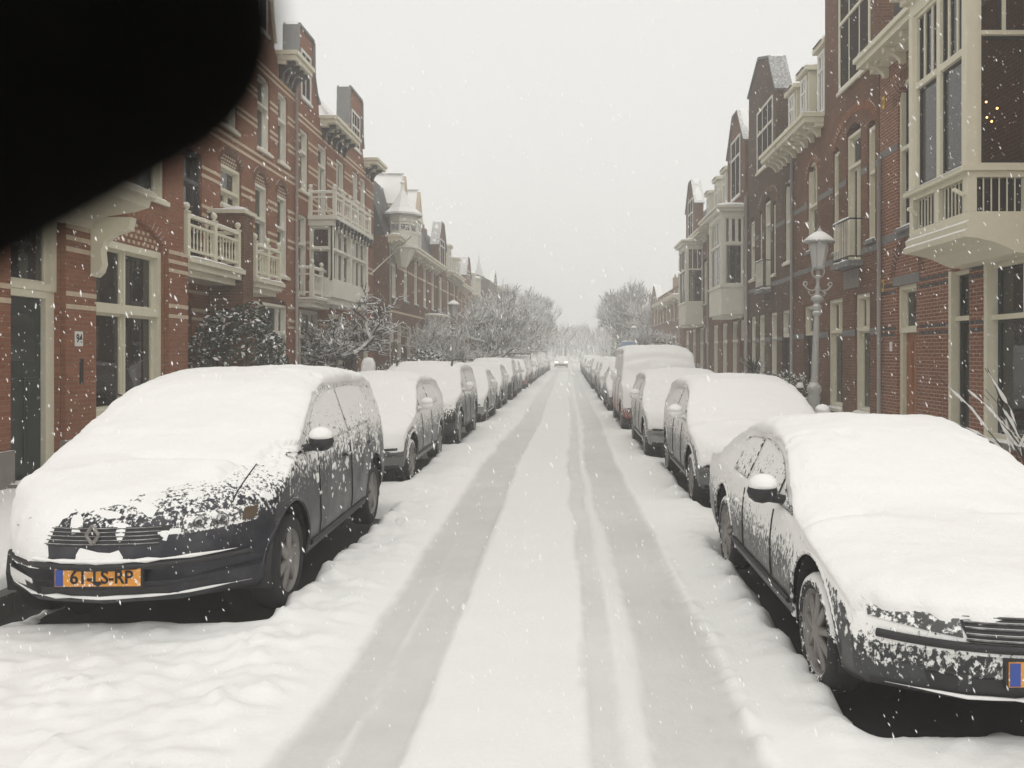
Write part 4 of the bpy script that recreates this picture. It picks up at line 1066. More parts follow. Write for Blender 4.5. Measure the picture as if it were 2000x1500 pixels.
def triple(h, F, c, w, z0, zt, mat='cream'):
    """french window with side lights and a small railing"""
    window(h, F, c - w / 2, c + w / 2, 3.9, zt, tr=(zt - .75,), lo=(.5,), mat=mat, sill=False)
    mb = MB(); F.box(mb, c - w / 2 - .15, c + w / 2 + .15, 0, .32, 3.76, 3.88); o = mb.build('french_balcony', MAT['grey_stone'], h, world=True)
    rm = MB()
    for z in (3.95, 4.78): F.box(rm, c - w / 2 - .1, c + w / 2 + .1, .26, .29, z, z + .03)
    for s_ in (c - w / 2 - .1, c + w / 2 + .07):
        for z in (3.95, 4.78): F.box(rm, s_, s_ + .03, 0, .258, z, z + .03)
    rm.build('rail', MAT['iron'], o)
    for k in range(int(w / .11) + 2):
        q = MB(); a = c - w / 2 - .09 + k * .115
        if a > c + w / 2 + .09: break
        F.box(q, a, a + .018, .265, .283, 3.98, 4.78); q.build('railing_bar', MAT['white_paint'], o)
    snowline(o, [F.P(c - w / 2 - .1, .275, 4.81), F.P(c + w / 2 + .1, .275, 4.81)], .06, .05, 'rail_snow', dz=-.003)
    snowline(o, [F.P(c - w / 2 - .12, .2, 3.88), F.P(c + w / 2 + .12, .2, 3.88)], .22, .06, 'ledge_snow', dz=-.003)

def house_r2():
    F = FR
    h = tag(empty('brick_house', (6.5, 20, 0)), 'dark reddish brown house behind the lamp with french balcony and tall gable window', 'house')
    a0, a1 = 17.07, 23.58
    ops = [(17.6, 18.5, .5, 3.14), (19.35, 20.4, .5, 3.14), (21.6, 22.5, .15, 3.1), (18.15, 19.1, 3.9, 7.05, .25), (17.3, 17.75, 4.25, 6.8, .15), (19.62, 20.05, 4.25, 6.8, .15), (21.3, 22.2, 4.55, 6.9, .4)]
    wall(h, F, a0, a1, 0, 7.85, ops, 'brick_brown'); room(h, F, a0, a1, 0, 7.8)
    bands(h, F, (2.22,), a0, a1, ops, 'grey_stone', .14); bands(h, F, (5.75, 4.0), a0, a1, ops, 'grey_stone', .13)
    for a, b in ((17.6, 18.5), (19.35, 20.4)): window(h, F, a, b, .5, 3.14, tr=(2.35,), up=(.5,), fw=.09, curtain=('curtain', .0, 1, .05, .5), sillmat='cream')
    triple(h, F, 18.62, .95, 3.9, 6.85)
    for a, b in ((17.3, 17.75), (19.62, 20.05)): window(h, F, a, b, 4.25, 6.68, tr=(5.7,), sillmat='grey_stone')
    window(h, F, 21.3, 22.2, 4.55, 6.9, tr=(5.75,), up=(.5,), sillmat='grey_stone')
    arch_ring(h, F, 18.62, 1.25, 6.75, .5, 'brick_red', .2, .012, 25); arch_ring(h, F, 21.75, .47, 6.5, .42, 'brick_red', .16, .012, 13)
    mb = MB(); F.box(mb, 18.2, 19.2, 0, .03, 3.3, 3.72); mb.build('carved_panel', MAT['plinth_stone'], h, world=True)
    mb = MB(); F.box(mb, 21.6, 22.5, -.18, -.12, .15, 2.3); mb.build('door', MAT['dark_paint'], h, world=True); window(h, F, 21.6, 22.5, 2.3, 3.1, sill=False, name='transom_window')
    gable(h, F, [(17.3, 7.84), (17.3, 11.6), (18.4, 13.2), (19.6, 13.2), (20.65, 11.6), (20.65, 7.84)], .4, 'brick_brown', win=(17.55, 19.55, 8.02, 11.0, (9.6,), (.33, .66), (.33, .66)), cmat='grey_stone', wmat='cream')
    cornice(h, F, 20.75, a1 - .02, 7.68, .5, .24, brackets=5, bmat='cream', bh=.2)
    dormer(h, F, 20.95, 21.75, 7.98, 9.75); dormer(h, F, 22.55, 23.35, 7.98, 9.6)
    roof(h, F, a0, a1, 7.9, 2.4, 1.0, mat='slate'); downpipe(h, F, 23.5, .1, 7.5)
house_r2()

def house_r3():
    F = FR
    h = tag(empty('brick_house', (6.5, 26.5, 0)), 'nearly black brick house with wide blunt gable, fourth house front on the right', 'house')
    h['label'] = 'nearly black brick house with wide blunt gable between the lamp and white bays'
    a0, a1 = 23.62, 29.46
    ops = [(23.75, 24.5, 4.5, 6.95, .4), (26.2, 27.0, 3.9, 6.9, .25), (25.55, 25.9, 4.3, 6.6, .1), (27.35, 27.7, 4.3, 6.6, .1), (25.4, 26.2, .5, 3.1), (27.0, 27.8, .5, 3.1), (24.0, 24.8, .15, 3.1), (28.3, 29.0, .5, 3.1), (28.4, 29.1, 4.4, 6.6, .2)]
    wall(h, F, a0, a1, 0, 7.8, ops, 'brick_dark'); room(h, F, a0, a1, 0, 7.7)
    bands(h, F, (2.2, 5.7, 3.95), a0, a1, ops, 'grey_stone', .13)
    window(h, F, 23.75, 24.5, 4.5, 6.95, tr=(5.7,), up=(.5,), mat='white_paint', curtain=('curtain', 0, .8, 0, .5)); triple(h, F, 26.6, .8, 3.9, 6.75, 'white_paint')
    for a, b in ((25.55, 25.9), (27.35, 27.7)): window(h, F, a, b, 4.3, 6.5, tr=(5.6,), mat='white_paint')
    window(h, F, 28.4, 29.1, 4.4, 6.45, tr=(5.6,), mat='white_paint')
    for a, b in ((25.4, 26.2), (27.0, 27.8), (28.3, 29.0)): window(h, F, a, b, .5, 3.1, tr=(2.3,), mat='white_paint', curtain=('curtain', 0, .5, 0, .6))
    mb = MB(); F.box(mb, 24.0, 24.8, -.18, -.12, .15, 2.3); mb.build('door', MAT['dark_paint'], h, world=True); window(h, F, 24.0, 24.8, 2.3, 3.1, sill=False, mat='white_paint', name='transom_window')
    arch_ring(h, F, 26.6, 1.15, 6.6, .45, 'brick_brown', .18, .012, 21)
    gable(h, F, [(25.45, 7.78), (25.45, 10.0), (26.3, 11.3), (27.7, 11.75), (29.3, 10.9), (29.4, 7.78)], .45, 'brick_dark', win=(25.85, 28.0, 7.95, 10.0, (9.2,), (.33, .66), (.33, .66)), cmat='grey_stone', wmat='white_paint')
    cornice(h, F, a0 + .02, 25.4, 7.68, .5, .24, brackets=4, bmat='cream', bh=.2); dormer(h, F, 23.75, 24.6, 7.95, 9.5)
    roof(h, F, a0, a1, 7.85, 2.4, 1.0, mat='slate'); downpipe(h, F, 29.4, .1, 7.5)
house_r3()
generic(1, 6.5, 29.52, 37.4, 7.7, 'brick_brown', 'brown house carrying the larger white boxed bay on the right', 91, frame='white_paint', bay=(30.1, 32.6, .85, 3.15, 4.25, 7.1), gab=(30.0, 33.2, 11.0), dorm=((34.0, 35.0), (35.9, 36.9)), run=1)
generic(1, 6.5, 37.46, 46.2, 7.5, 'brick_brown', 'brown house carrying the smaller dark sashed bay on the right', 92, frame='white_paint', bay=(39.2, 41.6, .85, 3.1, 4.2, 7.1, 'white_paint', 'dark_paint'), gab=(41.5, 44.8, 10.8), dorm=((38.0, 39.0),), run=1)
generic(1, 7.3, 53.0, 72.0, 5.6, 'brick_orange', 'low ochre brick house with chimneys beyond the white bays', 93, frame='white_paint', gab=(66.0, 71.0, 7.4), dorm=(), slate=False, rise=1.8, run=2)
generic(1, 8.0, 84.0, 100.0, 6.5, 'brick_brown', 'hazy flat fronted house with rooftop finial at the far right', 94, frame='white_paint', slate=False, rise=1.4, run=2)
# ------------------------------------------------------------------ cars
SPEC = {
 'mpv': dict(L=4.66, W=1.86, H=1.655, belt=(1.00, 1.10), tum=.20, wf=.93, wr=3.82, r=.335, bow=.66, rbow=.16,
   top=[(0, .46), (.02, .62), (.08, .76), (.28, .88), (.95, 1.06), (1.98, 1.545), (2.4, 1.635), (3.2, 1.655), (4.0, 1.61), (4.3, 1.52), (4.55, 1.0), (4.63, .75), (4.66, .6)],
   bot=[(0, .40), (.05, .26), (.4, .20), (4.2, .22), (4.58, .32), (4.66, .48)]),
 'sedan': dict(L=4.46, W=1.76, H=1.41, belt=(.86, .95), tum=.24, wf=.90, wr=3.42, r=.318, bow=.40, rbow=.18,
   top=[(0, .46), (.02, .56), (.08, .66), (.3, .74), (1.25, .92), (2.0, 1.33), (2.45, 1.41), (3.0, 1.38), (3.75, 1.0), (4.25, .97), (4.4, .8), (4.46, .58)],
   bot=[(0, .38), (.05, .24), (.4, .18), (4.0, .2), (4.4, .30), (4.46, .45)]),
 'hatch': dict(L=4.1, W=1.74, H=1.47, belt=(.90, 1.0), tum=.22, wf=.82, wr=3.38, r=.31, bow=.40, rbow=.15,
   top=[(0, .46), (.02, .58), (.08, .70), (.28, .80), (1.05, .97), (1.85, 1.40), (2.3, 1.47), (3.2, 1.44), (3.6, 1.34), (3.98, .95), (4.06, .7), (4.1, .58)],
   bot=[(0, .38), (.05, .24), (.4, .18), (3.7, .2), (4.05, .30), (4.1, .45)]),
 'small': dict(L=3.7, W=1.64, H=1.48, belt=(.90, .98), tum=.2, wf=.72, wr=3.08, r=.29, bow=.36, rbow=.13,
   top=[(0, .46), (.02, .60), (.08, .72), (.25, .82), (.85, .98), (1.5, 1.40), (1.9, 1.48), (2.9, 1.45), (3.3, 1.36), (3.6, .95), (3.67, .7), (3.7, .58)],
   bot=[(0, .38), (.05, .24), (.4, .18), (3.4, .2), (3.65, .30), (3.7, .45)]),
 'suv': dict(L=4.5, W=1.82, H=1.60, belt=(.99, 1.04), tum=.18, wf=.85, wr=3.55, r=.35, bow=.34, rbow=.12,
   top=[(0, .55), (.02, .72), (.07, .86), (.25, .97), (1.1, 1.07), (1.75, 1.50), (2.1, 1.59), (3.6, 1.58), (4.1, 1.50), (4.38, 1.05), (4.46, .8), (4.5, .66)],
   bot=[(0, .46), (.05, .32), (.4, .26), (4.1, .28), (4.45, .36), (4.5, .52)]),
 'van': dict(L=4.9, W=1.92, H=1.98, belt=(1.12, 1.14), tum=.12, wf=.80, wr=3.9, r=.34, bow=.34, rbow=.06,
   top=[(0, .55), (.02, .72), (.08, .92), (.28, 1.06), (.62, 1.15), (1.15, 1.80), (1.5, 1.95), (2.5, 1.98), (4.5, 1.97), (4.78, 1.88), (4.86, 1.1), (4.9, .66)],
   bot=[(0, .44), (.05, .30), (.4, .24), (4.5, .26), (4.86, .36), (4.9, .52)]),
}
SPEC['sedan_near'] = dict(SPEC['sedan'], H=1.33, belt=(.80, .88), top=[(l, z if z < .56 else .56 + (z - .56) * .905) for l, z in SPEC['sedan']['top']])
def prof(pts, l, sm):
    fine = np.linspace(-.4, pts[-1][0] + .4, 800)
    z = np.interp(fine, [p[0] for p in pts], [p[1] for p in pts])
    k = max(1, int(sm / (fine[1] - fine[0])))
    w = np.hanning(2 * k + 3); w /= w.sum()
    zs = np.convolve(np.pad(z, k + 1, mode='edge'), w, 'valid')
    e = np.clip(np.minimum(fine, pts[-1][0] - fine) / .25, .0, 1)         # keep the ends crisp
    return np.interp(l, fine, z * (1 - e) + zs * e)

def car_grid(sp, step):
    L, Wd, H = sp['L'], sp['W'], sp['H']
    ls = np.concatenate([np.array([0, .004, .012, .022, .036, .055, .08, .11, .15, .19]), np.arange(.23, L - .24, step), L - np.array([.22, .17, .125, .09, .06, .036, .018, .006, 0])])
    zt = prof(sp['top'], ls, .16); zb = prof(sp['bot'], ls, .08)
    hw = Wd / 2 * (1 - .05 * np.clip(1 - ls / 1.0, 0, 1) ** 2 - .05 * np.clip(1 - (L - ls) / .9, 0, 1) ** 2)
    belt = np.interp(ls, [.8, L - .5], sp['belt'])
    dens = max(8, int(.55 / step)); nt = max(10, int(.85 / step))
    rows = []
    for i, l in enumerate(ls):
        h = zt[i] - zb[i]; rr = min(.15 if zt[i] > H - .12 else .11, .42 * h); zc = zt[i] - rr
        def side(z):
            if z <= .55: return hw[i] * (1 - .07 * ((.55 - z) / .4) ** 2)
            b = max(belt[i], .6)
            if z <= b: return hw[i] * (1 - .035 * ((z - .55) / (b - .55)) ** 2)
            q = (z - b) / (H - b)
            return hw[i] * (.955 - sp['tum'] * q - .02 * q * q)
        half = [(0, zb[i]), (side(zb[i] + .04) * .5, zb[i]), (side(zb[i] + .04) * .93, zb[i])]
        zl = zb[i] + min(.05, .2 * h)
        for k in range(dens * 2):
            z = zl + (zc - zl) * k / (dens * 2 - 1); half.append((side(z), z))
        w0 = half[-1][0]
        n = 3.2
        for k in range(1, nt + 1):
            a = math.pi / 2 * k / nt
            half.append((w0 * max(0, math.cos(a)) ** (2 / n), zc + rr * math.sin(a) ** (2 / n)))
        half[-1] = (0, half[-1][1])
        kf = max(0, 1 - l / 1.15) ** 1.6; kr = max(0, 1 - (L - l) / .9) ** 1.5
        def pt(x, z):
            u = (x / (Wd / 2)) ** 2
            return (x, l + sp['bow'] * kf * u ** 1.25 - sp['rbow'] * kr * u, z)
        ring = [pt(x, z) for x, z in half] + [pt(-x, z) for x, z in reversed(half[1:-1])]
        rows.append(ring)
    return np.array(rows)

def grid_normals(G):
    dl = np.gradient(G, axis=0)
    dv = np.roll(G, -1, 1) - np.roll(G, 1, 1)
    n = np.cross(dv, dl); ln = np.linalg.norm(n, axis=2, keepdims=True)
    n = n / np.maximum(ln, 1e-9)
    c = np.array([0, 0, .7]); 
    s = np.sign(np.sum(n * (G - np.array([0, 0, .6]) - np.array([0, 1, 0]) * G[..., 1:2] * np.array([0, 1, 0])), axis=2, keepdims=True))
    n = n * np.where(s == 0, 1, s)
    return n

def car_meshes(key, step=.05, seed=0, mask=None, T=.085, side_lump=0.0, add=None):
    sp = SPEC[key]; G = car_grid(sp, step); n, m = G.shape[:2]
    # true normals from blender for reliability
    V = G.reshape(-1, 3).copy()
    idx = np.arange(n * m).reshape(n, m)
    nxt = np.roll(idx, -1, 1)
    F = np.stack([idx[:-1], nxt[:-1], nxt[1:], idx[1:]], -1).reshape(-1, 4)
    arch = sp['r'] + .065
    # snap vertices close to the wheel arch onto its circle
    for wy in (sp['wf'], sp['wr']):
        dy, dz = V[:, 1] - wy, V[:, 2] - sp['r']
        d = np.hypot(dy, dz); sel = (np.abs(d - arch) < step * .75) & (np.abs(V[:, 0]) > sp['W'] * .33) & (dz > -.2)
        k = arch / np.maximum(d, 1e-6)
        V[sel, 1] = wy + dy[sel] * k[sel]; V[sel, 2] = sp['r'] + dz[sel] * k[sel]
    C = V[F].mean(1)
    keep = np.ones(len(F), bool)
    for wy in (sp['wf'], sp['wr']):
        keep &= ~((np.hypot(C[:, 1] - wy, C[:, 2] - sp['r']) < arch - .002) & (np.abs(C[:, 0]) > sp['W'] * .30))
    Fk = F[keep]; Ck = C[keep]
    me = bpy.data.meshes.new('body')
    caps = [tuple(idx[0][::-1]), tuple(idx[-1])]
    me.from_pydata(V.tolist(), [], [tuple(f) for f in Fk.tolist()] + caps)
    me.polygons.foreach_set('use_smooth', [True] * len(me.polygons))
    mi = [1 if (c[2] < .27 and abs(c[0]) < sp['W'] * .44) else 0 for c in Ck] + [0, 0]
    me.polygons.foreach_set('material_index', mi); me.update()
    bvh = BVHTree.FromPolygons([tuple(v) for v in V.tolist()], [tuple(f) for f in Fk.tolist()] + caps)
    # ---- snow lying on the car
    N = grid_normals(G).reshape(-1, 3); P = V
    if np.mean(N[(P[:, 2] > sp['H'] - .05)][:, 2]) < 0: N = -N
    nn = lambda s, o: np.array([noise.noise(Vector((p[0] * s + o, p[1] * s, p[2] * s))) for p in P])
    n1, n2, n3 = nn(2.3, seed), nn(8.0, seed + 3), nn(21.0, seed + 7)
    L = sp['L']
    ny = N[:, 1]; nzv = N[:, 2]
    wind = np.clip(-ny, 0, 1) * sstep(.42, .60, P[:, 2])
    c = sstep(.10, .46, nzv + .62 * wind + .16 * n1 + .12 * n2)
    yc = [p for p in sp['top'] if p[1] > sp['belt'][0] + .03][0][0] - .05     # cowl: snow slumps into the crease below the windscreen
    yr = [p for p in sp['top'] if p[1] > sp['H'] - .1][0][0]
    slump = 1 - .75 * np.exp(-((P[:, 1] + .10 * (P[:, 0] / .9) ** 2 - yc + .05 * n1) / .05) ** 2) * sstep(-.1, .25, n1 + .4 * n2) - .45 * np.exp(-((P[:, 1] - yr + .06 * n1) / .06) ** 2) * sstep(.0, .3, n2 + .4 * n1)
    roll = 1 + .55 * np.exp(-((P[:, 1] - yc + .16) / .10) ** 2) * sstep(-.1, .3, n1)                        # slid-down roll above the crease
    t_ = T * (.55 + .45 * sstep(.3, .85, nzv)) * (1 + .45 * n1 + .20 * n2 + .10 * n3) * slump * roll
    t_ *= np.where(P[:, 2] < sp['H'] * .72, .8, 1)
    c = c * (1 - sstep(.70, .86, np.abs(N[:, 0])) * (P[:, 2] < sp['H'] - .13))
    d = c * t_
    if side_lump:
        sd = (np.abs(N[:, 0]) > .55) & (P[:, 2] > .45)
        up = sstep(.45, 1.15, P[:, 2])
        up = up * (P[:, 2] < sp['belt'][0] + .02)
        lump = sstep(.18, .42, n3 * .8 + n2 * .5 - .32 + .52 * up) * side_lump
        d = np.where(sd, np.maximum(d, lump), d)
    if mask is not None: d = d * mask(P, N, n1, n2, n3)
    if add is not None: d = np.maximum(d, add(P, N, n1, n2, n3))
    d = d - .010
    S = P + N * d[:, None]
    Fm = (d[F] > -.006).any(1)
    for wy in (sp['wf'], sp['wr']):
        Fm &= ~((np.hypot(C[:, 1] - wy, C[:, 2] - sp['r']) < arch + .01) & (np.abs(C[:, 0]) > sp['W'] * .30))
    Fs = F[Fm]
    us = np.unique(Fs); mp = -np.ones(len(P), int); mp[us] = np.arange(len(us))
    sn = bpy.data.meshes.new('snow_cover'); sn.from_pydata(S[us].tolist(), [], mp[Fs].tolist())
    sn.polygons.foreach_set('use_smooth', [True] * len(sn.polygons)); sn.update()
    return me, sn, bvh

def front_pt(bvh, x, z, off):
    h = bvh.ray_cast(Vector((x, -1, z)), Vector((0, 1, 0)))
    if h[0] is None: return Vector((x, .3, z))
    nv = h[1] if h[1].y < 0 else -h[1]
    return h[0] + nv * off
def side_pt(bvh, sgn, y, z, off):
    h = bvh.ray_cast(Vector((sgn * 2, y, z)), Vector((-sgn, 0, 0)))
    if h[0] is None: return None
    nv = h[1] if h[1].x * sgn > 0 else -h[1]
    return h[0] + nv * off
def patch(fn, quad, n=8, m=4, thick=.012):
    """grid over a bilinear quad (a,b,c,d corners) mapped by fn; given a little thickness by its rim"""
    a, b, c, d = [Vector((*q, 0)) for q in quad]
    rows = []
    for j in range(m + 1):
        row = []
        for i in range(n + 1):
            p = a.lerp(b, i / n).lerp(d.lerp(c, i / n), j / m)
            q = fn(p.x, p.y)
            if q is None: return None
            row.append(tuple(q))
        rows.append(row)
    mb = MB(); mb.grid(rows); return mb

def wheel_mesh(r, w=.20, spokes=6, flat=True, rr=.64):
    ty = MB()
    ty.lathe([(r*rr, -w*.42), (r*.80, -w*.5), (r*.93, -w*.47), (r*.985, -w*.34), (r, -w*.15), (r, w*.15), (r*.985, w*.34), (r*.93, w*.47), (r*.80, w*.5), (r*rr, w*.42)], n=40, axis='x')
    q = r * rr
    ri = MB()
    ri.lathe([(q*1.02, w*.46), (q*1.0, w*.40), (q*.93, w*.30), (q*.90, -w*.3)], n=40, axis='x')
    ri.lathe([(q*.27, w*.16), (q*.27, w*.42), (q*.2, w*.46), (0, w*.46)], n=24, axis='x')
    for k in range(spokes):
        a = 2 * math.pi * k / spokes + .26; u = Vector((0, math.cos(a), math.sin(a))); v = Vector((0, -math.sin(a), math.cos(a)))
        h0, h1 = (.15 if flat else .075) * q, (.17 if flat else .095) * q
        pts = []
        for e, hh, xx in ((.18, h0, w*.44), (.6, h0 * 1.0, w*.40), (.96, h1, w*.36)):
            for sg in (-1, 1):
                for dx in (0, -.035): pts.append(tuple(u * q * e + v * hh * sg + Vector((xx + dx, 0, 0))))
        fs = []
        for i in range(2):
            b = i * 4; fs += [(b, b+2, b+6, b+4), (b+1, b+5, b+7, b+3), (b, b+4, b+5, b+1), (b+2, b+3, b+7, b+6)]
        ri.add(pts, fs)
    dk = MB(); dk.lathe([(q*.9, -w*.05), (0, -w*.05)], n=24, axis='x')
    return ty.mesh(True), ri.mesh(True), dk.mesh()
WM = {}
def add_wheels(root, sp, style, tyre='rubber_snowy'):
    k = (style, sp['r'])
    if k not in WM:
        WM[k] = wheel_mesh(sp['r'], spokes={'six': 6, 'ten': 9, 'five': 5}[style], flat=style != 'ten', rr=.70 if style == 'ten' else .66)
    ty, ri, dk = WM[k]
    for wy in (sp['wf'], sp['wr']):
        for sg in (-1, 1):
            w = mobj('wheel', ty, MAT[tyre], root); w.location = (sg * (sp['W'] / 2 - .125), wy, sp['r'] - .03); w.rotation_euler = (0, 0, 0 if sg > 0 else math.pi)
            mobj('rim', ri, MAT['alloy'], w); mobj('brake_disc', dk, MAT['black_plastic'], w)

def dress(key, root, me, sn, bvh, paint_m, style='five', glass_m='car_glass', detail=True, rear_light=True, mirrors=(-1, 1)):
    """body, snow, glazing, lamps, mirrors, wheels; everything hangs under the root empty"""
    sp = SPEC[key]; L, Wd = sp['L'], sp['W']; fp = lambda off: (lambda x, z: front_pt(bvh, x, z, off))
    bo = mobj('body', me, [MAT[paint_m], MAT['black_plastic']], root)
    mobj('snow_cover', sn, MAT['snow'], root)
    add_wheels(root, sp, style, 'rubber' if key == 'mpv' else 'rubber_snowy')
    b0, b1 = sp['belt']
    top = lambda y: float(prof(sp['top'], np.array([y]), .16)[0])
    wsb = [p for p in sp['top'] if p[1] > b0 + .03][0][0]           # windscreen foot
    # side glass: quarter light, front door, rear door, tail
    ys = {'van': (.72, 1.55, 2.75, 4.6), 'mpv': (1.05, 1.62, 2.72, 3.72)}.get(key, (wsb + .12, wsb + .5, wsb + 1.35, L - .95 if not key.startswith('sedan') else L - 1.35))
    for sg in (-1, 1):
        for a, b in ((ys[0], ys[1] - .03), (ys[1] + .03, ys[2] - .03), (ys[2] + .03, ys[3])):
            if b - a < .12: continue
            mb = MB(); rows = []; ok = True
            for i in range(11):
                y = a + (b - a) * i / 10; zl = np.interp(y, [.8, L - .5], (b0, b1)) + .035; zh = min(top(y) - .155, sp['H'] - .16)
                if zh < zl + .02: zh = zl + .02
                row = []
                for j in range(5):
                    q = side_pt(bvh, sg, y, zl + (zh - zl) * j / 4, .006)
                    if q is None: ok = False; break
                    row.append(tuple(q))
                rows.append(row)
            if ok:
                mb.grid(rows); clear = key == 'mpv' and a == ys[0]
                w_ = mb.build('side_window', MAT['car_glass_clear' if clear else glass_m], root, smooth=True)
                gk = MB(); e_ = [Vector(r_[0]) for r_ in rows]; gk.tube([p + Vector((sg * .004, 0, -.012)) for p in e_], .005, 5)
                if a == ys[0] or key != 'mpv': gk.tube([Vector(r_) + Vector((sg * .004, -.01, 0)) for r_ in rows[0]], .007 if key == 'mpv' else .005, 5)
                gk.tube([Vector(r_[-1]) + Vector((sg * .003, 0, .01)) for r_ in rows], .0045, 5)
                gk.build('window_gasket', MAT['gasket'], w_)
        # door seams and handles
        for y in (ys[1], ys[2]) if detail else ():
            pts = [side_pt(bvh, sg, y + (.02 if z < .5 else 0), z, .003) for z in np.linspace(.36, b0, 7)]
            if all(p is not None for p in pts): mb = MB(); mb.tube(pts, .006, 5); mb.build('door_seam', MAT['black_plastic'], root)
        for y in (ys[1] + .85, ys[2] + .78) if detail else ():
            q = side_pt(bvh, sg, y, b0 - .12, .02); q2 = side_pt(bvh, sg, y + .16, b0 - .12, .02)
            if q is not None and q2 is not None: mb = MB(); mb.tube([q, q2], .016, 8); mb.build('door_handle', MAT[paint_m], root, smooth=True)
        # sill line
        pts = [side_pt(bvh, sg, y, .33, .006) for y in np.linspace(sp['wf'] + sp['r'] + .12, sp['wr'] - sp['r'] - .12, 9)]
        if all(p is not None for p in pts): mb = MB(); mb.tube(pts, .022, 6); mb.build('sill_strip', MAT['black_plastic'], root)
        # wheel arch lips and liners
        for wy in (sp['wf'], sp['wr']):
            R_ = sp['r'] + .07; pts = []
            for k in range(15):
                a = math.pi * (-.06 + 1.12 * k / 14); q = side_pt(bvh, sg, wy + (R_ + .012) * math.cos(a), sp['r'] + (R_ + .012) * math.sin(a), -.004)
                if q is not None: pts.append(q)
            if len(pts) > 6: mb = MB(); mb.tube(pts, .014, 6); mb.build('arch_lip', MAT[paint_m], root, smooth=True)
            mb = MB(); rows = []
            for k in range(13):
                a = math.pi * (-.1 + 1.2 * k / 12); rows.append([(sg * xx, wy + R_ * math.cos(a), sp['r'] + R_ * math.sin(a)) for xx in (Wd / 2 - .04, Wd / 2 - .38)])
            mb.grid(rows); mb.add([(sg * (Wd / 2 - .37), wy + R_ * math.cos(a), sp['r'] + R_ * math.sin(a)) for a in np.linspace(0, 2 * math.pi, 17)[:-1]], [tuple(range(16))]); mb.build('wheel_liner', MAT['black_plastic'], root)
        # mirror: stalk, shell, snow cap
        y = wsb + (.38 if key != 'van' else .25); zb_ = float(np.interp(y, [.8, L - .5], (b0, b1))) + .06
        q = side_pt(bvh, sg, y, zb_, 0)
        if q is not None and sg in mirrors:
            cx = q.x + sg * .15; big = 1.5 if key == 'van' else 1.0
            mb = MB(); mb.tube([q, (cx, y - .02, zb_ + .03)], [.03, .035], 8)
            rows = []
            for i in range(7):
                ph = math.pi * i / 6; rows.append([(cx + sg * .10 * math.cos(a) * math.sin(ph) * 1.0, y - .02 + .065 * -math.cos(ph), zb_ + .06 * big + .08 * big * math.sin(a) * math.sin(ph)) for a in np.linspace(0, 2 * math.pi, 13)[:-1]])
            mb.grid(rows, True); o = mb.build('side_mirror', MAT['black_plastic' if key in ('mpv', 'sedan_near') else paint_m], root, smooth=True)
            mb = MB(); rows = []
            for i in range(7):
                ph = math.pi * i / 6; rows.append([(cx + sg * .098 * math.cos(a) * math.sin(ph), y - .035 + .068 * -math.cos(ph), zb_ + .10 * big + (.075 * big * math.sin(a) * math.sin(ph) if a < math.pi else .03 * math.sin(a) * math.sin(ph))) for a in np.linspace(0, 2 * math.pi, 13)[:-1]])
            mb.grid(rows, True); mb.build('mirror_snow', MAT['snow'], o, smooth=True)
    hz = float(prof(sp['top'], np.array([.16]), .16)[0])
    # front: lamps, grille slats, intake, plate, bumper line
    for sg in (-1, 1):
        xa, xb = sg * Wd * .24, sg * Wd * .435
        mb = patch(fp(.006), [(xa, hz - .14), (xb, hz - .11), (xb, hz - .0), (xa, hz - .03)], 8, 4)
        if mb: mb.build('headlight', MAT['headlight_lens'], root, smooth=True)
        if rear_light:
            rows = []
            for z in np.linspace(.72, .95, 5):
                row = []
                for x in np.linspace(Wd * .34, Wd * .46, 5):
                    h = bvh.ray_cast(Vector((sg * x, L + 1, z)), Vector((0, -1, 0))); row.append(tuple(h[0] + Vector((0, .008, 0))) if h[0] is not None else (sg * x, L - .2, z))
                rows.append(row)
            mb = MB(); mb.grid(rows); mb.build('tail_light', MAT['tail_red'], root, smooth=True)
    if key in ('mpv', 'sedan_near'):
        for sg in (-1, 1):
            for fx, rr_ in ((.285, .042), (.345, .048)) if key == 'mpv' else ():
                c_ = front_pt(bvh, sg * Wd * fx, hz - .075, .012); n_ = (c_ - front_pt(bvh, sg * Wd * fx, hz - .075, 0)).normalized(); u_ = n_.orthogonal().normalized(); v_ = n_.cross(u_)
                mb = MB(); mb.tube([c_ + (u_ * math.cos(a) + v_ * math.sin(a)) * rr_ * .8 for a in np.linspace(0, 2 * math.pi, 17)], .004, 5, cap=False); mb.tube([c_ - n_ * .01, c_ + n_ * .006], .016, 10); mb.build('lamp_reflector', MAT['alloy_dark'], root, smooth=True)
            mb = patch(fp(.009), [(sg * Wd * .395, hz - .10), (sg * Wd * .43, hz - .09), (sg * Wd * .43, hz - .02), (sg * Wd * .395, hz - .03)], 4, 3)
            if mb and key == 'mpv': mb.build('indicator', MAT['indicator_amber'], root, smooth=True)
            pts = []
            for yy in np.linspace(.42, sp['top'][4][0] + .05, 14):
                hh = bvh.ray_cast(Vector((sg * Wd * .36, yy, 3)), Vector((0, 0, -1)))
                if hh[0] is not None: pts.append(hh[0] + Vector((0, 0, .001)))
            if len(pts) > 4: mb = MB(); mb.tube(pts, .005, 5); mb.build('bonnet_seam', MAT['black_plastic'], root)
    mb = patch(fp(.004), [(-Wd * .30, .26), (Wd * .30, .26), (Wd * .32, .36), (-Wd * .32, .36)], 12, 3)
    if mb: mb.build('air_intake', MAT['black_plastic'], root, smooth=True)
    pts = [front_pt(bvh, x, .50, .01) for x in np.linspace(-Wd * .42, Wd * .42, 17)]
    mb = MB(); mb.tube(pts, .02, 6); mb.build('bumper_strip', MAT['black_plastic'], root, smooth=True)
    return bo

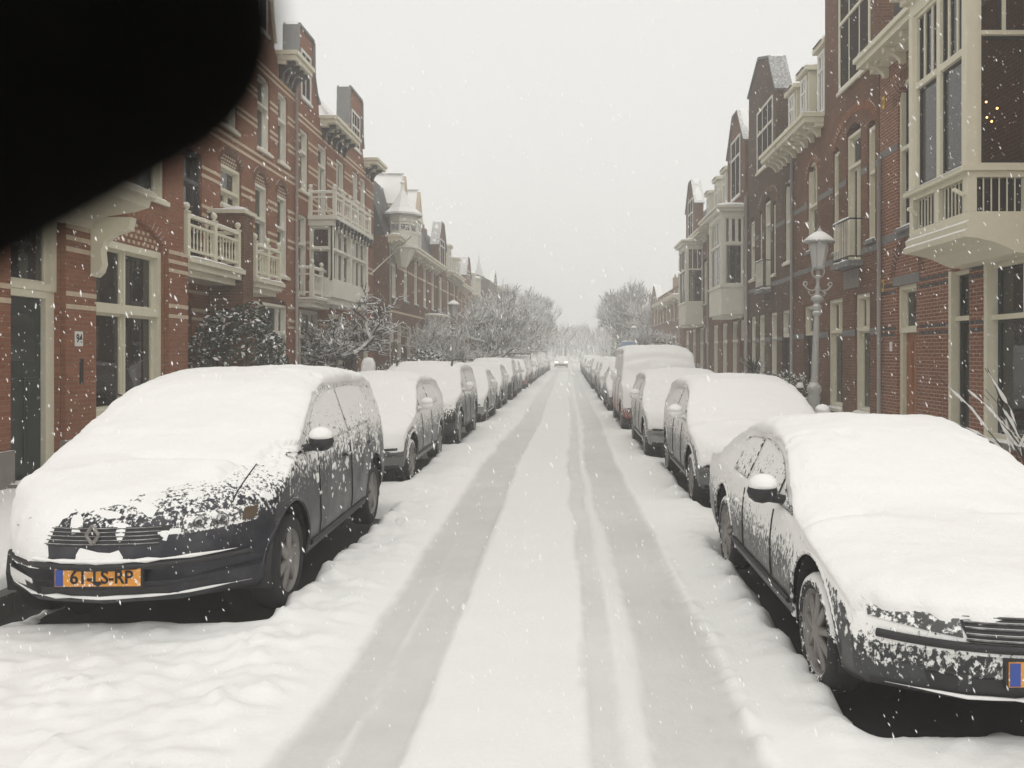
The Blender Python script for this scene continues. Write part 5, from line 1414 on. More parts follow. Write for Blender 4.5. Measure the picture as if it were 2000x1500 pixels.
def plate(root, bvh, z, txt, w=.26, hgt=.055, dy=-.02, xoff=0):
    c = front_pt(bvh, xoff, z, 0); y = c.y + dy
    mb = MB(); mb.box(xoff - w, xoff + w, y, y + .012, z - hgt, z + hgt); o = mb.build('licence_plate', MAT['plate_orange'], root)
    mb = MB(); mb.box(xoff - w + .004, xoff - w + .05, y - .003, y + .001, z - hgt + .004, z + hgt - .004); mb.build('euro_band', MAT['plate_blue'], o)
    mb = MB(); mb.box(xoff - w - .012, xoff + w + .012, y + .006, y + .03, z - hgt - .012, z + hgt + .012); mb.build('plate_holder', MAT['black_plastic'], o)
    if txt: text(o, txt, hgt * 2.05, (xoff + .024, y - .003, z - .002), (R(90), 0, 0), MAT['ink'], bold=.0016).scale = (.92, 1, 1)
    return o
def slats(root, bvh, x0, x1, z0, z1, n, mat='alloy', rad=.007, name='grille_slat'):
    for k in range(n):
        z = z0 + (z1 - z0) * k / (n - 1); mb = MB(); sh = .06 * (k / (n - 1))
        mb.tube([front_pt(bvh, x, z, .008) for x in np.linspace(x0 - sh * 0, x1, 9)], rad, 6); mb.build(name, MAT[mat], root, smooth=True)

# ---- near left people carrier: hood partly bare on the street side
paint('paint_navy', (0.012, 0.013, 0.022), .50, 1.12, .3, bias=-.02, upk=.10)
def mpv_mask(P, N, n1, n2, n3):
    x, y, z = P[:, 0], P[:, 1], P[:, 2]
    w = .10 * n1 + .06 * n2 + .03 * n3
    f = np.clip(.24 + .62 * x, .0, .9)
    bare = sstep(-.40, -.30, x + w) * sstep(f + .16, f - .02, y - .66 * np.abs(x / .93) ** 2.5 + w * .8) * (z < 1.12)
    keep = sstep(.44, .52, z + w * .6)
    patchy = np.maximum(sstep(.30, .46, n2 * .9 + n1 * .4 + n3 * .35) * .45, sstep(.05, .3, n2 + .5 * n1 + .3 * n3) * .65 * (z < .70) * (z > .52) * (x > .05) * (x < .62))
    keep = np.maximum(keep, sstep(-.4, -.5, x) * .6)
    return np.clip((1 - bare) * keep + patchy * bare * (z > .5), 0, 1)
def mpv_add(P, N, n1, n2, n3):
    """snow blown against the pavement-side front corner"""
    x, y, z = P[:, 0], P[:, 1], P[:, 2]
    w = .12 * n1 + .07 * n2 + .03 * n3
    a = sstep(-.36, -.44, x + w * .8) * sstep(1.1, .7, y) * sstep(.36, .58, z + w) * (.035 + .012 * n2)
    b = sstep(-.35, -.55, x + w) * sstep(.28, .36, z + w * .5) * sstep(-.15, .05, n2 + n3 * .6) * .022 * (y < 1)
    return np.maximum(a, b)
root = empty('parked_car', (-2.90, 5.05, 0), .028)
tag(root, 'dark navy people carrier plated 61-LS-RP with half snowed bonnet, nearest car on the left', 'car')
me, sn, bvh = car_meshes('mpv', .022, 1.0, mpv_mask, .055, .022, mpv_add)
dress('mpv', root, me, sn, bvh, 'paint_navy', 'six', 'car_glass', mirrors=(1,))
plate(root, bvh, .435, '61-LS-RP', dy=-.03)
mb = patch(lambda x, z: front_pt(bvh, x, z, .005), [(-.42, .62), (.34, .62), (.40, .73), (-.46, .73)], 14, 4); mb.build('grille', MAT['black_plastic'], root, smooth=True)
slats(root, bvh, -.42, .34, .63, .72, 5, 'alloy_dark', .0045)
mb = MB()      # diamond badge: an open rhombus of chamfered bars
bc = front_pt(bvh, -.04, .68, .03)
rh = [(0, .06), (.038, 0), (0, -.06), (-.038, 0)]
for i in range(4):
    a, b = rh[i], rh[(i + 1) % 4]; mb.tube([(bc.x + a[0], bc.y, bc.z + a[1]), (bc.x + b[0], bc.y, bc.z + b[1])], .011, 4)
mb.build('badge', MAT['alloy'], root)
pts = [front_pt(bvh, x, .30, .012) for x in np.linspace(-.78, .78, 17)]
mb = MB(); mb.tube([p + Vector((0, 0, .006)) for p in pts], [max(.0008, (.011 + .016 * nz(i * .9, 8)) * math.sin(math.pi * (i + .02) / 16.04) ** .6) for i in range(17)], 6); mb.build('bumper_snow', MAT['snow'], root, smooth=True)
pts = [front_pt(bvh, x, .52, .012) for x in np.linspace(-.72, .72, 21)]
mb = MB(); mb.tube([p + Vector((0, 0, .015)) for p in pts], [max(.0008, (.012 + .022 * nz(i * .7, 3.5)) * math.sin(math.pi * (i + .02) / 20.04) ** .6) for i in range(21)], 6); mb.build('bumper_snow', MAT['snow'], root, smooth=True)
# ---- near right saloon
paint('paint_grey', (0.035, 0.04, 0.042), .22, .82, .5, bias=.035, front=.10)
def sedan_mask(P, N, n1, n2, n3):
    x, y, z = P[:, 0], P[:, 1], P[:, 2]
    w = .05 * n1 + .035 * n2 + .02 * n3
    return np.where(y < .35, sstep(.60, .66, z + w), 1) * sstep(.40, .50, z + w)
root = empty('parked_car', (2.21, 3.62, 0))
tag(root, 'dark grey saloon thickly covered in snow, nearest car on the right', 'car')
me, sn, bvh = car_meshes('sedan_near', .022, 5.0, sedan_mask, .050, .020)
dress('sedan_near', root, me, sn, bvh, 'paint_grey', 'ten', 'car_glass')
plate(root, bvh, .40, '', dy=-.03)
mb = patch(lambda x, z: front_pt(bvh, x, z, .004), [(-.40, .52), (.40, .52), (.44, .63), (-.44, .63)], 14, 4); mb.build('grille', MAT['black_plastic'], root, smooth=True)
slats(root, bvh, -.41, .41, .53, .62, 5, 'alloy_dark', .007)
pts = [front_pt(bvh, x, .27, .02) for x in np.linspace(-.7, .7, 15)]
mb = MB(); mb.tube([p + Vector((0, 0, .006)) for p in pts], [max(.0008, (.012 + .016 * nz(i * .9, 6.3)) * math.sin(math.pi * (i + .02) / 14.04) ** .6) for i in range(15)], 6); mb.build('bumper_snow', MAT['snow'], root, smooth=True)

# ---- the other parked cars: one of each body, then copies
paint('paint_silver', (0.30, 0.30, 0.29), .40, 1.15, .5, bias=.05)
paint('paint_black', (0.012, 0.012, 0.013), .35, 1.25, .3, bias=.0)
paint('paint_midgrey', (0.12, 0.122, 0.125), .35, 1.1, .5, bias=.06)
paint('paint_red', (0.24, 0.04, 0.03), .30, 1.1, .2, bias=.10)
paint('paint_green', (0.022, 0.035, 0.032), .35, 1.1, .3, bias=.05)
paint('paint_blue', (0.03, 0.05, 0.10), .35, 1.1, .3, bias=.05)
PROTO = {}
for i, k in enumerate(('hatch', 'suv', 'sedan', 'small', 'van')):
    PROTO[k] = car_meshes(k, .04, 11.0 * i + 2, (lambda P, N, n1, n2, n3: np.where(P[:, 1] < .45, sstep(.76, .86, P[:, 2] + .05 * n2), 1)) if k == 'suv' else None, .066, .012 if k != 'van' else 0)
def full_car(k, x, y, rz, paint_m, label, group, first):
    root = empty('parked_car' if k != 'van' else 'parked_van', (x, y, 0), rz)
    tag(root, label, 'van' if k == 'van' else 'car', group)
    me, sn, bvh = PROTO[k]
    dress(k, root, me, sn, bvh, paint_m, 'five', 'car_glass', detail=first)
    plate(root, bvh, .40 if k not in ('suv', 'van') else .47, '', dy=-.03)
    for o in root.children:
        if o.name.startswith('body'):
            o.material_slots[0].link = 'OBJECT'; o.material_slots[0].material = MAT[paint_m]
    return root
ORD = ['second', 'third', 'fourth', 'fifth', 'sixth', 'seventh', 'eighth', 'ninth', 'tenth', 'eleventh', 'twelfth', 'thirteenth', 'fourteenth', 'fifteenth', 'sixteenth']
NAME = {'hatch': 'hatchback', 'suv': 'off-roader', 'sedan': 'saloon', 'small': 'small hatchback', 'van': 'van'}
PL = ['paint_midgrey', 'paint_black', 'paint_silver', 'paint_green', 'paint_black', 'paint_silver', 'paint_red', 'paint_midgrey', 'paint_silver', 'paint_black', 'paint_blue', 'paint_midgrey', 'paint_silver', 'paint_black', 'paint_midgrey']
PR = ['paint_midgrey', 'paint_silver', 'paint_red', 'paint_midgrey', 'paint_silver', 'paint_black', 'paint_silver', 'paint_midgrey', 'paint_blue', 'paint_silver', 'paint_black', 'paint_midgrey', 'paint_silver', 'paint_midgrey']
DONE = {}
for row, cars, pl in (('left', CARS_L[1:], PL), ('right', CARS_R[1:], PR)):
    for i, (k, x, y, rz) in enumerate(cars):
        pm = pl[i]; cn = {'paint_midgrey': 'grey', 'paint_silver': 'silver', 'paint_black': 'black', 'paint_red': 'red', 'paint_green': 'dark green', 'paint_blue': 'dark blue'}[pm]
        lab = f'snow covered {cn} {NAME[k]}, {ORD[i]} vehicle from the front of the {row} row'
        grp = f'cars parked along the {row} kerb'
        if k not in DONE:
            DONE[k] = full_car(k, x, y, rz, pm, lab, grp, True)
        else:
            src = DONE[k]
            r_ = src.copy(); COL.objects.link(r_); r_.location = (x, y, 0); r_.rotation_euler = (0, 0, rz)
            tag(r_, lab, 'van' if k == 'van' else 'car', grp)
            for ch in list(src.children):
                nm = ch.name.split('.')[0]
                if y > 45 and nm in ('door_handle', 'door_seam', 'licence_plate', 'sill_strip', 'bumper_strip', 'air_intake', 'tail_light', 'arch_lip'): continue
                c = ch.copy(); COL.objects.link(c); c.parent = r_
                if len(c.material_slots) and nm in ('body', 'side_mirror', 'door_handle', 'arch_lip'):
                    c.material_slots[0].link = 'OBJECT'; c.material_slots[0].material = MAT[pm]
                for g_ in ch.children:
                    if y > 45 and nm == 'wheel': continue
                    d_ = g_.copy(); COL.objects.link(d_); d_.parent = c

# black off-roader: roof rails and tow-bar bracket of the third car on the left
suv = DONE['suv']; sb = PROTO['suv'][2]
for sg in (-1, 1):
    pts = []
    for y_ in np.linspace(1.9, 3.9, 9):
        hh = sb.ray_cast(Vector((sg * .58, y_, 3)), Vector((0, 0, -1))); pts.append(hh[0] + Vector((0, 0, .12)))
    pts = [pts[0] + Vector((0, -.1, -.12))] + pts + [pts[-1] + Vector((0, .1, -.12))]
    mb = MB(); mb.tube(pts, .02, 6); mb.build('roof_rail', MAT['black_plastic'], suv, smooth=True)

# oncoming car far down the street with its lamps on
src = DONE['hatch']; r_ = src.copy(); COL.objects.link(r_); r_.name = 'oncoming_car'; r_.location = (-.78, 103, 0); r_.rotation_euler = (0, 0, 0)
tag(r_, 'far oncoming car with a shining headlamp in the middle of the street', 'car')
if 'group' in r_: del r_['group']
for ch in list(src.children):
    nm = ch.name.split('.')[0]
    if nm in ('door_handle', 'door_seam', 'licence_plate', 'sill_strip', 'bumper_strip', 'air_intake', 'tail_light', 'arch_lip', 'snow_cover'): continue
    c = ch.copy(); COL.objects.link(c); c.parent = r_
    if nm in ('body', 'side_mirror'): c.material_slots[0].link = 'OBJECT'; c.material_slots[0].material = MAT['paint_midgrey']
    if nm == 'headlight': c.material_slots[0].link = 'OBJECT'; c.material_slots[0].material = MAT['headlight_glow']
# ------------------------------------------------------------------ street lamps
def lamp():
    h = empty('street_lamp', (0, 0, 0)); n = 14
    mb = MB()
    mb.lathe([(.16, 0), (.16, .18), (.13, .22), (.15, .3), (.12, .5), (.11, .95), (.13, 1.0), (.10, 1.06), (.14, 1.12), (.135, 1.18), (.075, 1.26)], n=n); mb.build('base', MAT['lamp_grey'], h, smooth=True)
    mb = MB(); mb.lathe([(.068, 1.25), (.055, 2.30), (.052, 2.36)], n=n); mb.build('post', MAT['lamp_grey'], h, smooth=True)
    mb = MB(); mb.lathe([(.05, 2.35), (.085, 2.38), (.085, 2.42), (.06, 2.44), (.09, 2.48), (.09, 2.52), (.055, 2.56), (.075, 2.60), (.125, 2.62), (.11, 2.68), (.05, 2.70), (.04, 2.78), (.06, 2.82), (.035, 2.86), (.03, 2.96), (.06, 2.99), (.07, 3.02), (.03, 3.04), (.03, 3.12)], n=n); mb.build('collar', MAT['lamp_grey'], h, smooth=True)
    for sg in (-1, 1):      # ladder arm ending in a scroll
        mb = MB(); pts = [(0, 0, 2.80), (sg * .10, 0, 2.78), (sg * .19, 0, 2.80), (sg * .25, 0, 2.86)]
        pts += [(sg * (.245 + .035 * math.cos(a) - .01), 0, 2.89 + .035 * math.sin(a)) for a in np.linspace(0, 4.4, 8)]
        mb.tube(pts, .014, 6); mb.tube([(sg * .05, 0, 2.72), (sg * .12, 0, 2.70), (sg * .17, 0, 2.74), (sg * .15, 0, 2.77)], .010, 6); mb.build('cross_arm', MAT['lamp_grey'], h, smooth=True)
    for k in range(4):      # curved cage carrying the lantern
        a = math.pi / 2 * k + .5; mb = MB(); u = Vector((math.cos(a), math.sin(a), 0))
        mb.tube([u * .03 + Vector((0, 0, 3.0)), u * .12 + Vector((0, 0, 3.02)), u * .165 + Vector((0, 0, 3.09)), u * .13 + Vector((0, 0, 3.16)), u * .10 + Vector((0, 0, 3.18))], .012, 6); mb.build('cage_bar', MAT['lamp_grey'], h, smooth=True)
    m = 6; zb, zt, rb, rt = 3.16, 3.56, .105, .18
    mb = MB()
    for k in range(m):
        a = 2 * math.pi * k / m; mb.tube([(rb * math.cos(a), rb * math.sin(a), zb), (rt * math.cos(a), rt * math.sin(a), zt)], .011, 5)
    mb.lathe([(0, zb - .02), (rb * 1.1, zb - .02), (rb * 1.1, zb + .015), (0, zb + .016)], n=m); mb.lathe([(rt * .9, zt - .01), (rt * 1.1, zt - .01), (rt * 1.1, zt + .02), (rt * .9, zt + .02)], n=m); mb.build('lantern_frame', MAT['lamp_grey'], h)
    for k in range(m):
        a, b = 2 * math.pi * k / m, 2 * math.pi * (k + 1) / m; mb = MB(); q = .97
        mb.add([(rb*q*math.cos(a), rb*q*math.sin(a), zb + .015), (rb*q*math.cos(b), rb*q*math.sin(b), zb + .015), (rt*q*math.cos(b), rt*q*math.sin(b), zt - .01), (rt*q*math.cos(a), rt*q*math.sin(a), zt - .01)], [(0, 1, 2, 3)]); mb.build('lantern_pane', MAT['frosted'], h)
    mb = MB(); mb.lathe([(.02, zt + .02), (.29, zt + .015), (.285, zt + .04), (.18, zt + .10), (.10, zt + .16), (.05, zt + .18), (.06, zt + .20), (.02, zt + .25), (0, zt + .31)], n=18); r_ = mb.build('lantern_roof', MAT['lamp_grey'], h, smooth=True)
    mb = MB(); mb.lathe([(.275, zt + .035), (.285, zt + .055), (.20, zt + .125), (.11, zt + .18), (.05, zt + .205), (0, zt + .21)], n=18); mb.build('roof_snow', MAT['snow'], r_, smooth=True)
    return h
t = NT('frosted'); sh = t.bsdf((0.62, 0.62, 0.60), .4, .4)
tr_ = t.n('ShaderNodeBsdfTransparent'); t.end(t.mixsh(.72, tr_.outputs[0], sh))
L0 = lamp()
LL = [(4.06, 13.6, 'grey cast iron street lamp with snowy cap, largest one on the right', .034), (-4.35, 31.3, 'slim street lamp with snowy cap behind the parked cars on the left', .0), (4.9, 60, 'distant street lamp above the parked van on the right', .0), (5.7, 107, 'farthest street lamp on the right, faint in the haze', .0), (-4.3, 113, 'farthest street lamp on the left, faint in the haze', 0)]
for i, (x, y, lab, lean) in enumerate(LL):
    o = L0 if i == 0 else copy_tree(L0)
    o.location = (x, y, .08); o.rotation_euler = (0, lean, 0.35)
    if i == 0: o.rotation_euler = (0, lean, 0)
    o.scale = (.88, .88, 1); tag(o, lab, 'street lamp', 'street lamps along the kerbs')

# ------------------------------------------------------------------ trees
def tree_mesh(seed, H, trunk=.3, spread=.9, levels=5, up=.25, kink=.35, r0=.12, first=3, nsub=(3, 4), rmin=.005, snowf=.8, shrink=(.62, .86), thick=.66):
    rnd = random.Random(seed)
    wood, twig, snow = MB(), MB(), MB()
    def grow(p, d, L, r, lev):
        n = 5 if lev < 3 else 3
        pts = [p]; rad = [r]; q = p.copy(); dd = d.copy()
        for i in range(n):
            dd = (dd + Vector((rnd.gauss(0, kink), rnd.gauss(0, kink), rnd.gauss(0, kink * .6) + up * .25)) * .5).normalized()
            q = q + dd * (L / n); q.z = max(q.z, .5 * (lev > 0)); pts.append(q.copy()); rad.append(max(rmin * .8, r * (1 - .42 * (i + 1) / n)))
        (wood if lev < 2 else twig).tube(pts, rad, 7 if lev < 2 else (5 if lev == 2 else 3), cap=False)
        if lev > 0 and rnd.random() < snowf:
            sp_ = [a + Vector((0, 0, b * .7 + .002)) for a, b in zip(pts, rad)]
            if max(abs(d.x), abs(d.y)) > .25: snow.tube(sp_, [b * (.85 if lev < 2 else 1.15) + .003 for b in rad], 5 if lev < 3 else 3, cap=False)
        if lev >= levels: return
        k = rnd.randint(*nsub) if lev else first
        for j in range(k):
            f = rnd.uniform(.3, 1.0) if lev else rnd.uniform(.7, 1.0)
            s_ = min(len(pts) - 2, int(f * n)); a = pts[s_].lerp(pts[s_ + 1], f * n - s_)
            ax = Vector((rnd.gauss(0, 1), rnd.gauss(0, 1), rnd.gauss(0, .45) + up)).normalized()
            nd = (dd * (1 - spread * .55) + ax * spread).normalized()
            grow(a, nd, L * rnd.uniform(*shrink), max(rmin, r * rnd.uniform(.48, thick)), lev + 1)
    grow(Vector((0, 0, 0)), Vector((rnd.uniform(-.15, .15), rnd.uniform(-.1, .1), 1)).normalized(), H * trunk, r0, 0)
    return wood.mesh(True), twig.mesh(True), snow.mesh(True)
TM = [tree_mesh(3, 3.9, .34, .95, 6, .20, .42, .17, 4, (3, 4), .0042, .5, thick=.74, shrink=(.60, .84)), tree_mesh(8, 5.4, .33, .8, 5, .45, .35, .13, 5, (4, 5), .010, .8), tree_mesh(15, 11.5, .30, .5, 5, .75, .22, .18, 5, (4, 5), .018, .5), tree_mesh(22, 6.0, .28, .8, 5, .35, .4, .13, 6, (4, 5), .010, .85), tree_mesh(31, 11, .28, .6, 5, .6, .25, .22, 6, (4, 5), .035, .25)]
TH = [max(v.co.z for v in q[1].vertices) for q in TM]
def plant_tree(k, x, y, rz, sc, label, name='bare_tree', group=None):
    w, t_, s_ = TM[k]; sc = sc / TH[k]
    o = empty(name, (x, y, .06), rz); o.scale = (sc, sc, sc); tag(o, label, 'tree', group)
    mobj('trunk', w, MAT['bark'], o); mobj('crown', t_, MAT['twig'], o); mobj('branch_snow', s_, MAT['snow'], o)['kind'] = 'stuff'
plant_tree(0, -6.05, 24.3, 0.6, 3.9, 'gnarled bare tree with snow on crooked branches before the white bay', 'gnarled_tree')
for i, (k, x, y, rz, sc, lab) in enumerate([
    (3, -6.4, 35.5, 1.0, 3.4, 'low snowy bare tree just behind the left street lamp'), (1, -6.6, 41.5, 2.1, 4.2, 'bare tree in front of the brown turret house, right of the left lamp'),
    (3, -5.6, 46.0, .4, 5.0, 'snow dusted garden tree beyond the left lamp'), (1, -5.5, 53.0, 4.0, 6.2, 'hazy bare tree before the gabled houses on the left'),
    (3, -5.3, 61.0, 2.2, 6.6, 'pale bare tree leaning over the left row of cars'), (1, -5.4, 70.0, 5.0, 7.6, 'misty bare tree farther along the left kerb'),
    (4, -7.2, 94.0, 1.3, 10.2, 'tall misty tree rising over the far left houses'), (4, -5.6, 112.0, 3.3, 11.0, 'tall narrow misty tree nearest the vanishing point on the left'),
    (3, -6.3, 82.0, 1.1, 8.6, 'broad misty tree filling the far left verge'),
    (3, 6.6, 72.0, 1.0, 7.0, 'misty bare tree behind the blue sign on the right'), (4, 8.6, 104.0, .5, 11.5, 'tall feathery tree standing hazy on the far right'),
    (4, 6.6, 124.0, 2.5, 10.5, 'faint feathery tree beside the vanishing point on the right'), (4, 6.2, 88.0, 2.0, 7.5, 'small misty tree by the far right lamp'), (3, 5.8, 50.0, 3.0, 3.6, 'low snowy tree below the ochre house on the right')]):
    plant_tree(k, x, y, rz, sc, lab, group='bare trees along the street')
def far_wood():
    rnd = random.Random(77); mb = MB()
    for i in range(9000):
        x = rnd.uniform(-34, 34); y = rnd.uniform(150, 172)
        top = 6.2 + 1.6 * nz(x * .22, 3.1) + 1.2 * nz(x * .7, 8.0) + .03 * x * x * .25
        z = top * rnd.random() ** .7; L = rnd.uniform(.5, 1.6); w = rnd.uniform(.02, .06)
        d = Vector((rnd.gauss(0, .4), rnd.gauss(0, .3), 1)).normalized()
        mb.tube([(x, y, z), tuple(Vector((x, y, z)) + d * L)], [w, w * .5], 3, cap=False)
    for i in range(40):
        x = rnd.uniform(-34, 34); mb.tube([(x, rnd.uniform(150, 172), 0), (x + rnd.gauss(0, .3), 160, 5)], [.2, .08], 5, cap=False)
    tag(mb.build('far_wood', MAT['twig']), 'pale mass of bare trees closing the far end of the street', 'wood', kind='stuff')
far_wood()

# ------------------------------------------------------------------ shrubs
def shrub_mesh(seed, rx, ry, h, n, leaf=.05, z0=.1, snowf=.4):
    rnd = random.Random(seed); lv, sv, st = MB(), MB(), MB()
    for i in range(n):
        while True:
            p = Vector((rnd.uniform(-1, 1), rnd.uniform(-1, 1), rnd.uniform(-1, 1)))
            if .35 < p.length < 1: break
        p = p.normalized() * (p.length ** .45) * (1 + .22 * noise.noise(p * 2.3 + Vector((seed, 0, 0))))
        c = Vector((p.x * rx, p.y * ry, z0 + (p.z * .5 + .5) * (h - z0)))
        a = Vector((rnd.gauss(0, 1), rnd.gauss(0, 1), rnd.gauss(0, .7))).normalized(); b = a.cross(Vector((rnd.gauss(0, 1), rnd.gauss(0, 1), rnd.gauss(0, 1)))).normalized()
        w = leaf * rnd.uniform(.6, 1.3)
        q = [c - a * w, c - b * w * .45, c + a * w, c + b * w * .45]
        lv.add([tuple(x) for x in q], [(0, 1, 2, 3)])
        if rnd.random() < snowf * (.35 + .65 * (p.z * .5 + .5)):
            u = Vector((0, 0, .010)); k = .9
            sv.add([tuple(c - a * w * k + u), tuple(c - b * w * .5 * k + u), tuple(c + a * w * k + u), tuple(c + b * w * .5 * k + u), tuple(c + u * 2.6)], [(0, 1, 4), (1, 2, 4), (2, 3, 4), (3, 0, 4)])
    for i in range(9):
        a = i * .7; st.tube([(0, 0, 0), (rx * .3 * math.cos(a), ry * .3 * math.sin(a), h * .4), (rx * .7 * math.cos(a), ry * .7 * math.sin(a), h * .8)], [.03, .02, .008], 5, cap=False)
    return lv.mesh(), sv.mesh(), st.mesh(True)
SH = [shrub_mesh(1, .85, 1.6, 2.75, 4200, .06, .1, .28), shrub_mesh(2, .9, 1.0, 1.35, 1800, .05, .05, .6), shrub_mesh(3, .8, .9, 1.7, 1500, .06, .1, .75)]
def shrub(k, x, y, rz, sc, lab, leaf='leaf_dark', group=None):
    o = empty('shrub', (x, y, .08), rz); o.scale = (sc, sc, sc); tag(o, lab, 'shrub', group)
    a, b, c = SH[k]
    f = mobj('foliage', a, MAT[leaf], o); f.material_slots[0].link = 'OBJECT'; f.material_slots[0].material = MAT[leaf]
    mobj('foliage_snow', b, MAT['snow'], o)['kind'] = 'stuff'; f['kind'] = 'stuff'; mobj('stem', c, MAT['bark'], o)
shrub(0, -6.75, 16.9, 0, 1.0, 'big dark evergreen shrub beside the brick pier of number 94')
for i, (k, x, y, rz, sc, lab) in enumerate([
    (1, -5.9, 18.8, 0, 1.0, 'snow topped garden shrub behind the second car on the left'), (1, -5.8, 21.2, 1.2, 1.0, 'snow topped garden shrub under the gnarled tree'),
    (2, -5.6, 23.4, 2.0, .8, 'whitened shrub at the foot of the gnarled tree'), (1, -5.5, 27.6, 0.7, 1.15, 'snowy shrub right of the gnarled tree trunk'),
    (2, -5.3, 30.4, 0.2, 1.1, 'dark rounded shrub with snow left of the lamp post'), (2, -5.3, 33.6, 1.9, 1.0, 'snowy shrub behind the left lamp post'), (1, -5.2, 37.6, 2.9, 1.2, 'whitened shrub beyond the left lamp'),
    (2, -5.2, 43.0, .4, 1.0, 'hazy snowy shrub along the left gardens'),
    (1, 5.35, 20.6, 0, .95, 'round leafed snowy shrub by the downpipe behind the lamp on the right'), (2, 5.5, 22.6, .6, .7, 'small snowy shrub between lamp and palm-like plant'),
    (2, 5.6, 47.5, 0, 1.5, 'dark snowy evergreen right of the blue sign'), (2, 5.2, 66.0, 1.0, 1.9, 'dark evergreen tree-like bush left of the distant lamp'), (1, 5.5, 38.0, .3, 1.0, 'climbing shrub at the foot of the white bays')]):
    shrub(k, x, y, rz, sc, lab, 'leaf_grey' if k == 1 else 'leaf_dark', 'garden shrubs under snow')
# palm-like plant
o = empty('cordyline', (5.35, 23.6, .08)); tag(o, 'spiky palm-like plant with drooping grey green blades by the dark house', 'plant')
mb = MB(); mb.tube([(0, 0, 0), (.02, .01, 1.25)], [.06, .05], 8); mb.build('stem', MAT['bark'], o, smooth=True)
lb = MB(); sb_ = MB(); rnd = random.Random(4)
for i in range(110):
    a = rnd.uniform(0, 6.28); el = rnd.uniform(-.5, 1.45); L = rnd.uniform(.55, .85); u = Vector((math.cos(a), math.sin(a), 0)); w = Vector((-math.sin(a), math.cos(a), 0)) * .018
    pts = [Vector((0, 0, 1.2)) + u * L * f * math.cos(el) + Vector((0, 0, L * f * math.sin(el) - .38 * (f * L) ** 2)) for f in (0, .35, .7, 1)]
    lb.grid([[tuple(p - w * k), tuple(p + w * k)] for p, k in zip(pts, (1, 1.2, .8, .1))])
    if rnd.random() < .6 and el > -.2: sb_.grid([[tuple(p - w * k * .8 + Vector((0, 0, .008))), tuple(p + w * k * .8 + Vector((0, 0, .008)))] for p, k in zip(pts, (1, 1.2, .8, .1))])
lb.build('blades', MAT['leaf_grey'], o); sb_.build('blade_snow', MAT['snow'], o)
# snow laden twiggy shrub at the right edge
o = empty('shrub', (5.75, 10.05, .08)); tag(o, 'twiggy shrub with thick snow clumps at the right edge before the window', 'shrub')
tw = MB(); sc_ = MB(); rnd = random.Random(9)
for i in range(26):
    a = rnd.uniform(0, 6.28); H_ = rnd.uniform(.9, 2.0); p = [Vector((0, 0, 0))]; d = Vector((math.cos(a) * .45, math.sin(a) * .45, 1))
    for k in range(6):
        d = (d + Vector((rnd.gauss(0, .25), rnd.gauss(0, .25), rnd.gauss(0, .1)))).normalized(); p.append(p[-1] + d * H_ / 6)
    tw.tube(p, [.012 - .0014 * k for k in range(7)], 5, cap=False)
    q = [v + Vector((0, 0, .008)) for v in p[2:]]; f = []
    for u, v in zip(q[:-1], q[1:]): f += [u.lerp(v, j / 4) for j in range(4)]
    st_ = rnd.randint(0, 6); f = f[st_:st_ + rnd.randint(7, 12)]
    if len(f) > 3: sc_.tube(f, [max(.002, (.016 + .026 * nz(i * 3.1 + j * .55, 2.0)) * math.sin(math.pi * (j + .3) / len(f)) ** .5) for j in range(len(f))], 7)
tw.build('twigs', MAT['bark'], o); sc_.build('twig_snow', MAT['snow'], o, smooth=True)['kind'] = 'stuff'

# ------------------------------------------------------------------ small things
# bicycle leaning by the big window of number 94
o = empty('bicycle', (-6.62, 12.55, .12)); o.rotation_euler = (0, R(-6), 0); tag(o, 'black bicycle leaning under the cream window of number 94, handlebar showing', 'bicycle')
for y in (0.0, 1.08):
    mb = MB(); rows = [[((.02) * math.cos(b), y + (.33 + .02 * math.sin(b)) * math.cos(a), .35 + (.33 + .02 * math.sin(b)) * math.sin(a)) for b in np.linspace(0, 6.283, 7)[:-1]] for a in np.linspace(0, 6.283, 33)]
    mb.grid(rows, True); w = mb.build('wheel', MAT['rubber'], o, smooth=True)
    mb = MB()
    for k in range(14): a = 2 * math.pi * k / 14; mb.tube([(0, y, .35), (0, y + .32 * math.cos(a), .35 + .32 * math.sin(a))], .0025, 3)
    mb.build('spokes', MAT['alloy'], w)
mb = MB()
for a, b in (((0, 1.08, .35), (0, .62, .32)), ((0, .62, .32), (0, .75, .9)), ((0, .75, .9), (0, 1.08, .35)), ((0, .62, .32), (0, .14, .85)), ((0, .75, .8), (0, .12, .92)), ((0, .12, .98), (0, 0, .35))): mb.tube([a, b], .017, 7)
mb.build('frame', MAT['iron'], o, smooth=True)
mb = MB(); mb.tube([(-.30, .30, 1.08), (-.24, .18, 1.10), (-.1, .10, 1.06), (0, .12, 1.04), (.1, .10, 1.06), (.24, .18, 1.10), (.30, .30, 1.08)], .014, 7); mb.tube([(0, .12, .95), (0, .12, 1.05)], .016, 7); mb.build('handlebar', MAT['iron'], o, smooth=True)
for sg in (-1, 1): mb = MB(); mb.tube([(sg * .26, .22, 1.095), (sg * .305, .32, 1.075)], .02, 8); mb.build('grip', MAT['door_wood'], o, smooth=True)
mb = MB(); rows = [[(math.cos(a) * wd, y, .95 + .045 * math.sin(a)) for a in np.linspace(0, 6.283, 11)[:-1]] for y, wd in ((.56, .01), (.6, .035), (.7, .05), (.82, .11), (.88, .09), (.9, .01))]; mb.grid(rows, True); s_ = mb.build('saddle', MAT['rubber'], o, smooth=True)
snowline(s_, [(0, .6, .99), (0, .86, .995)], .13, .05, 'saddle_snow')
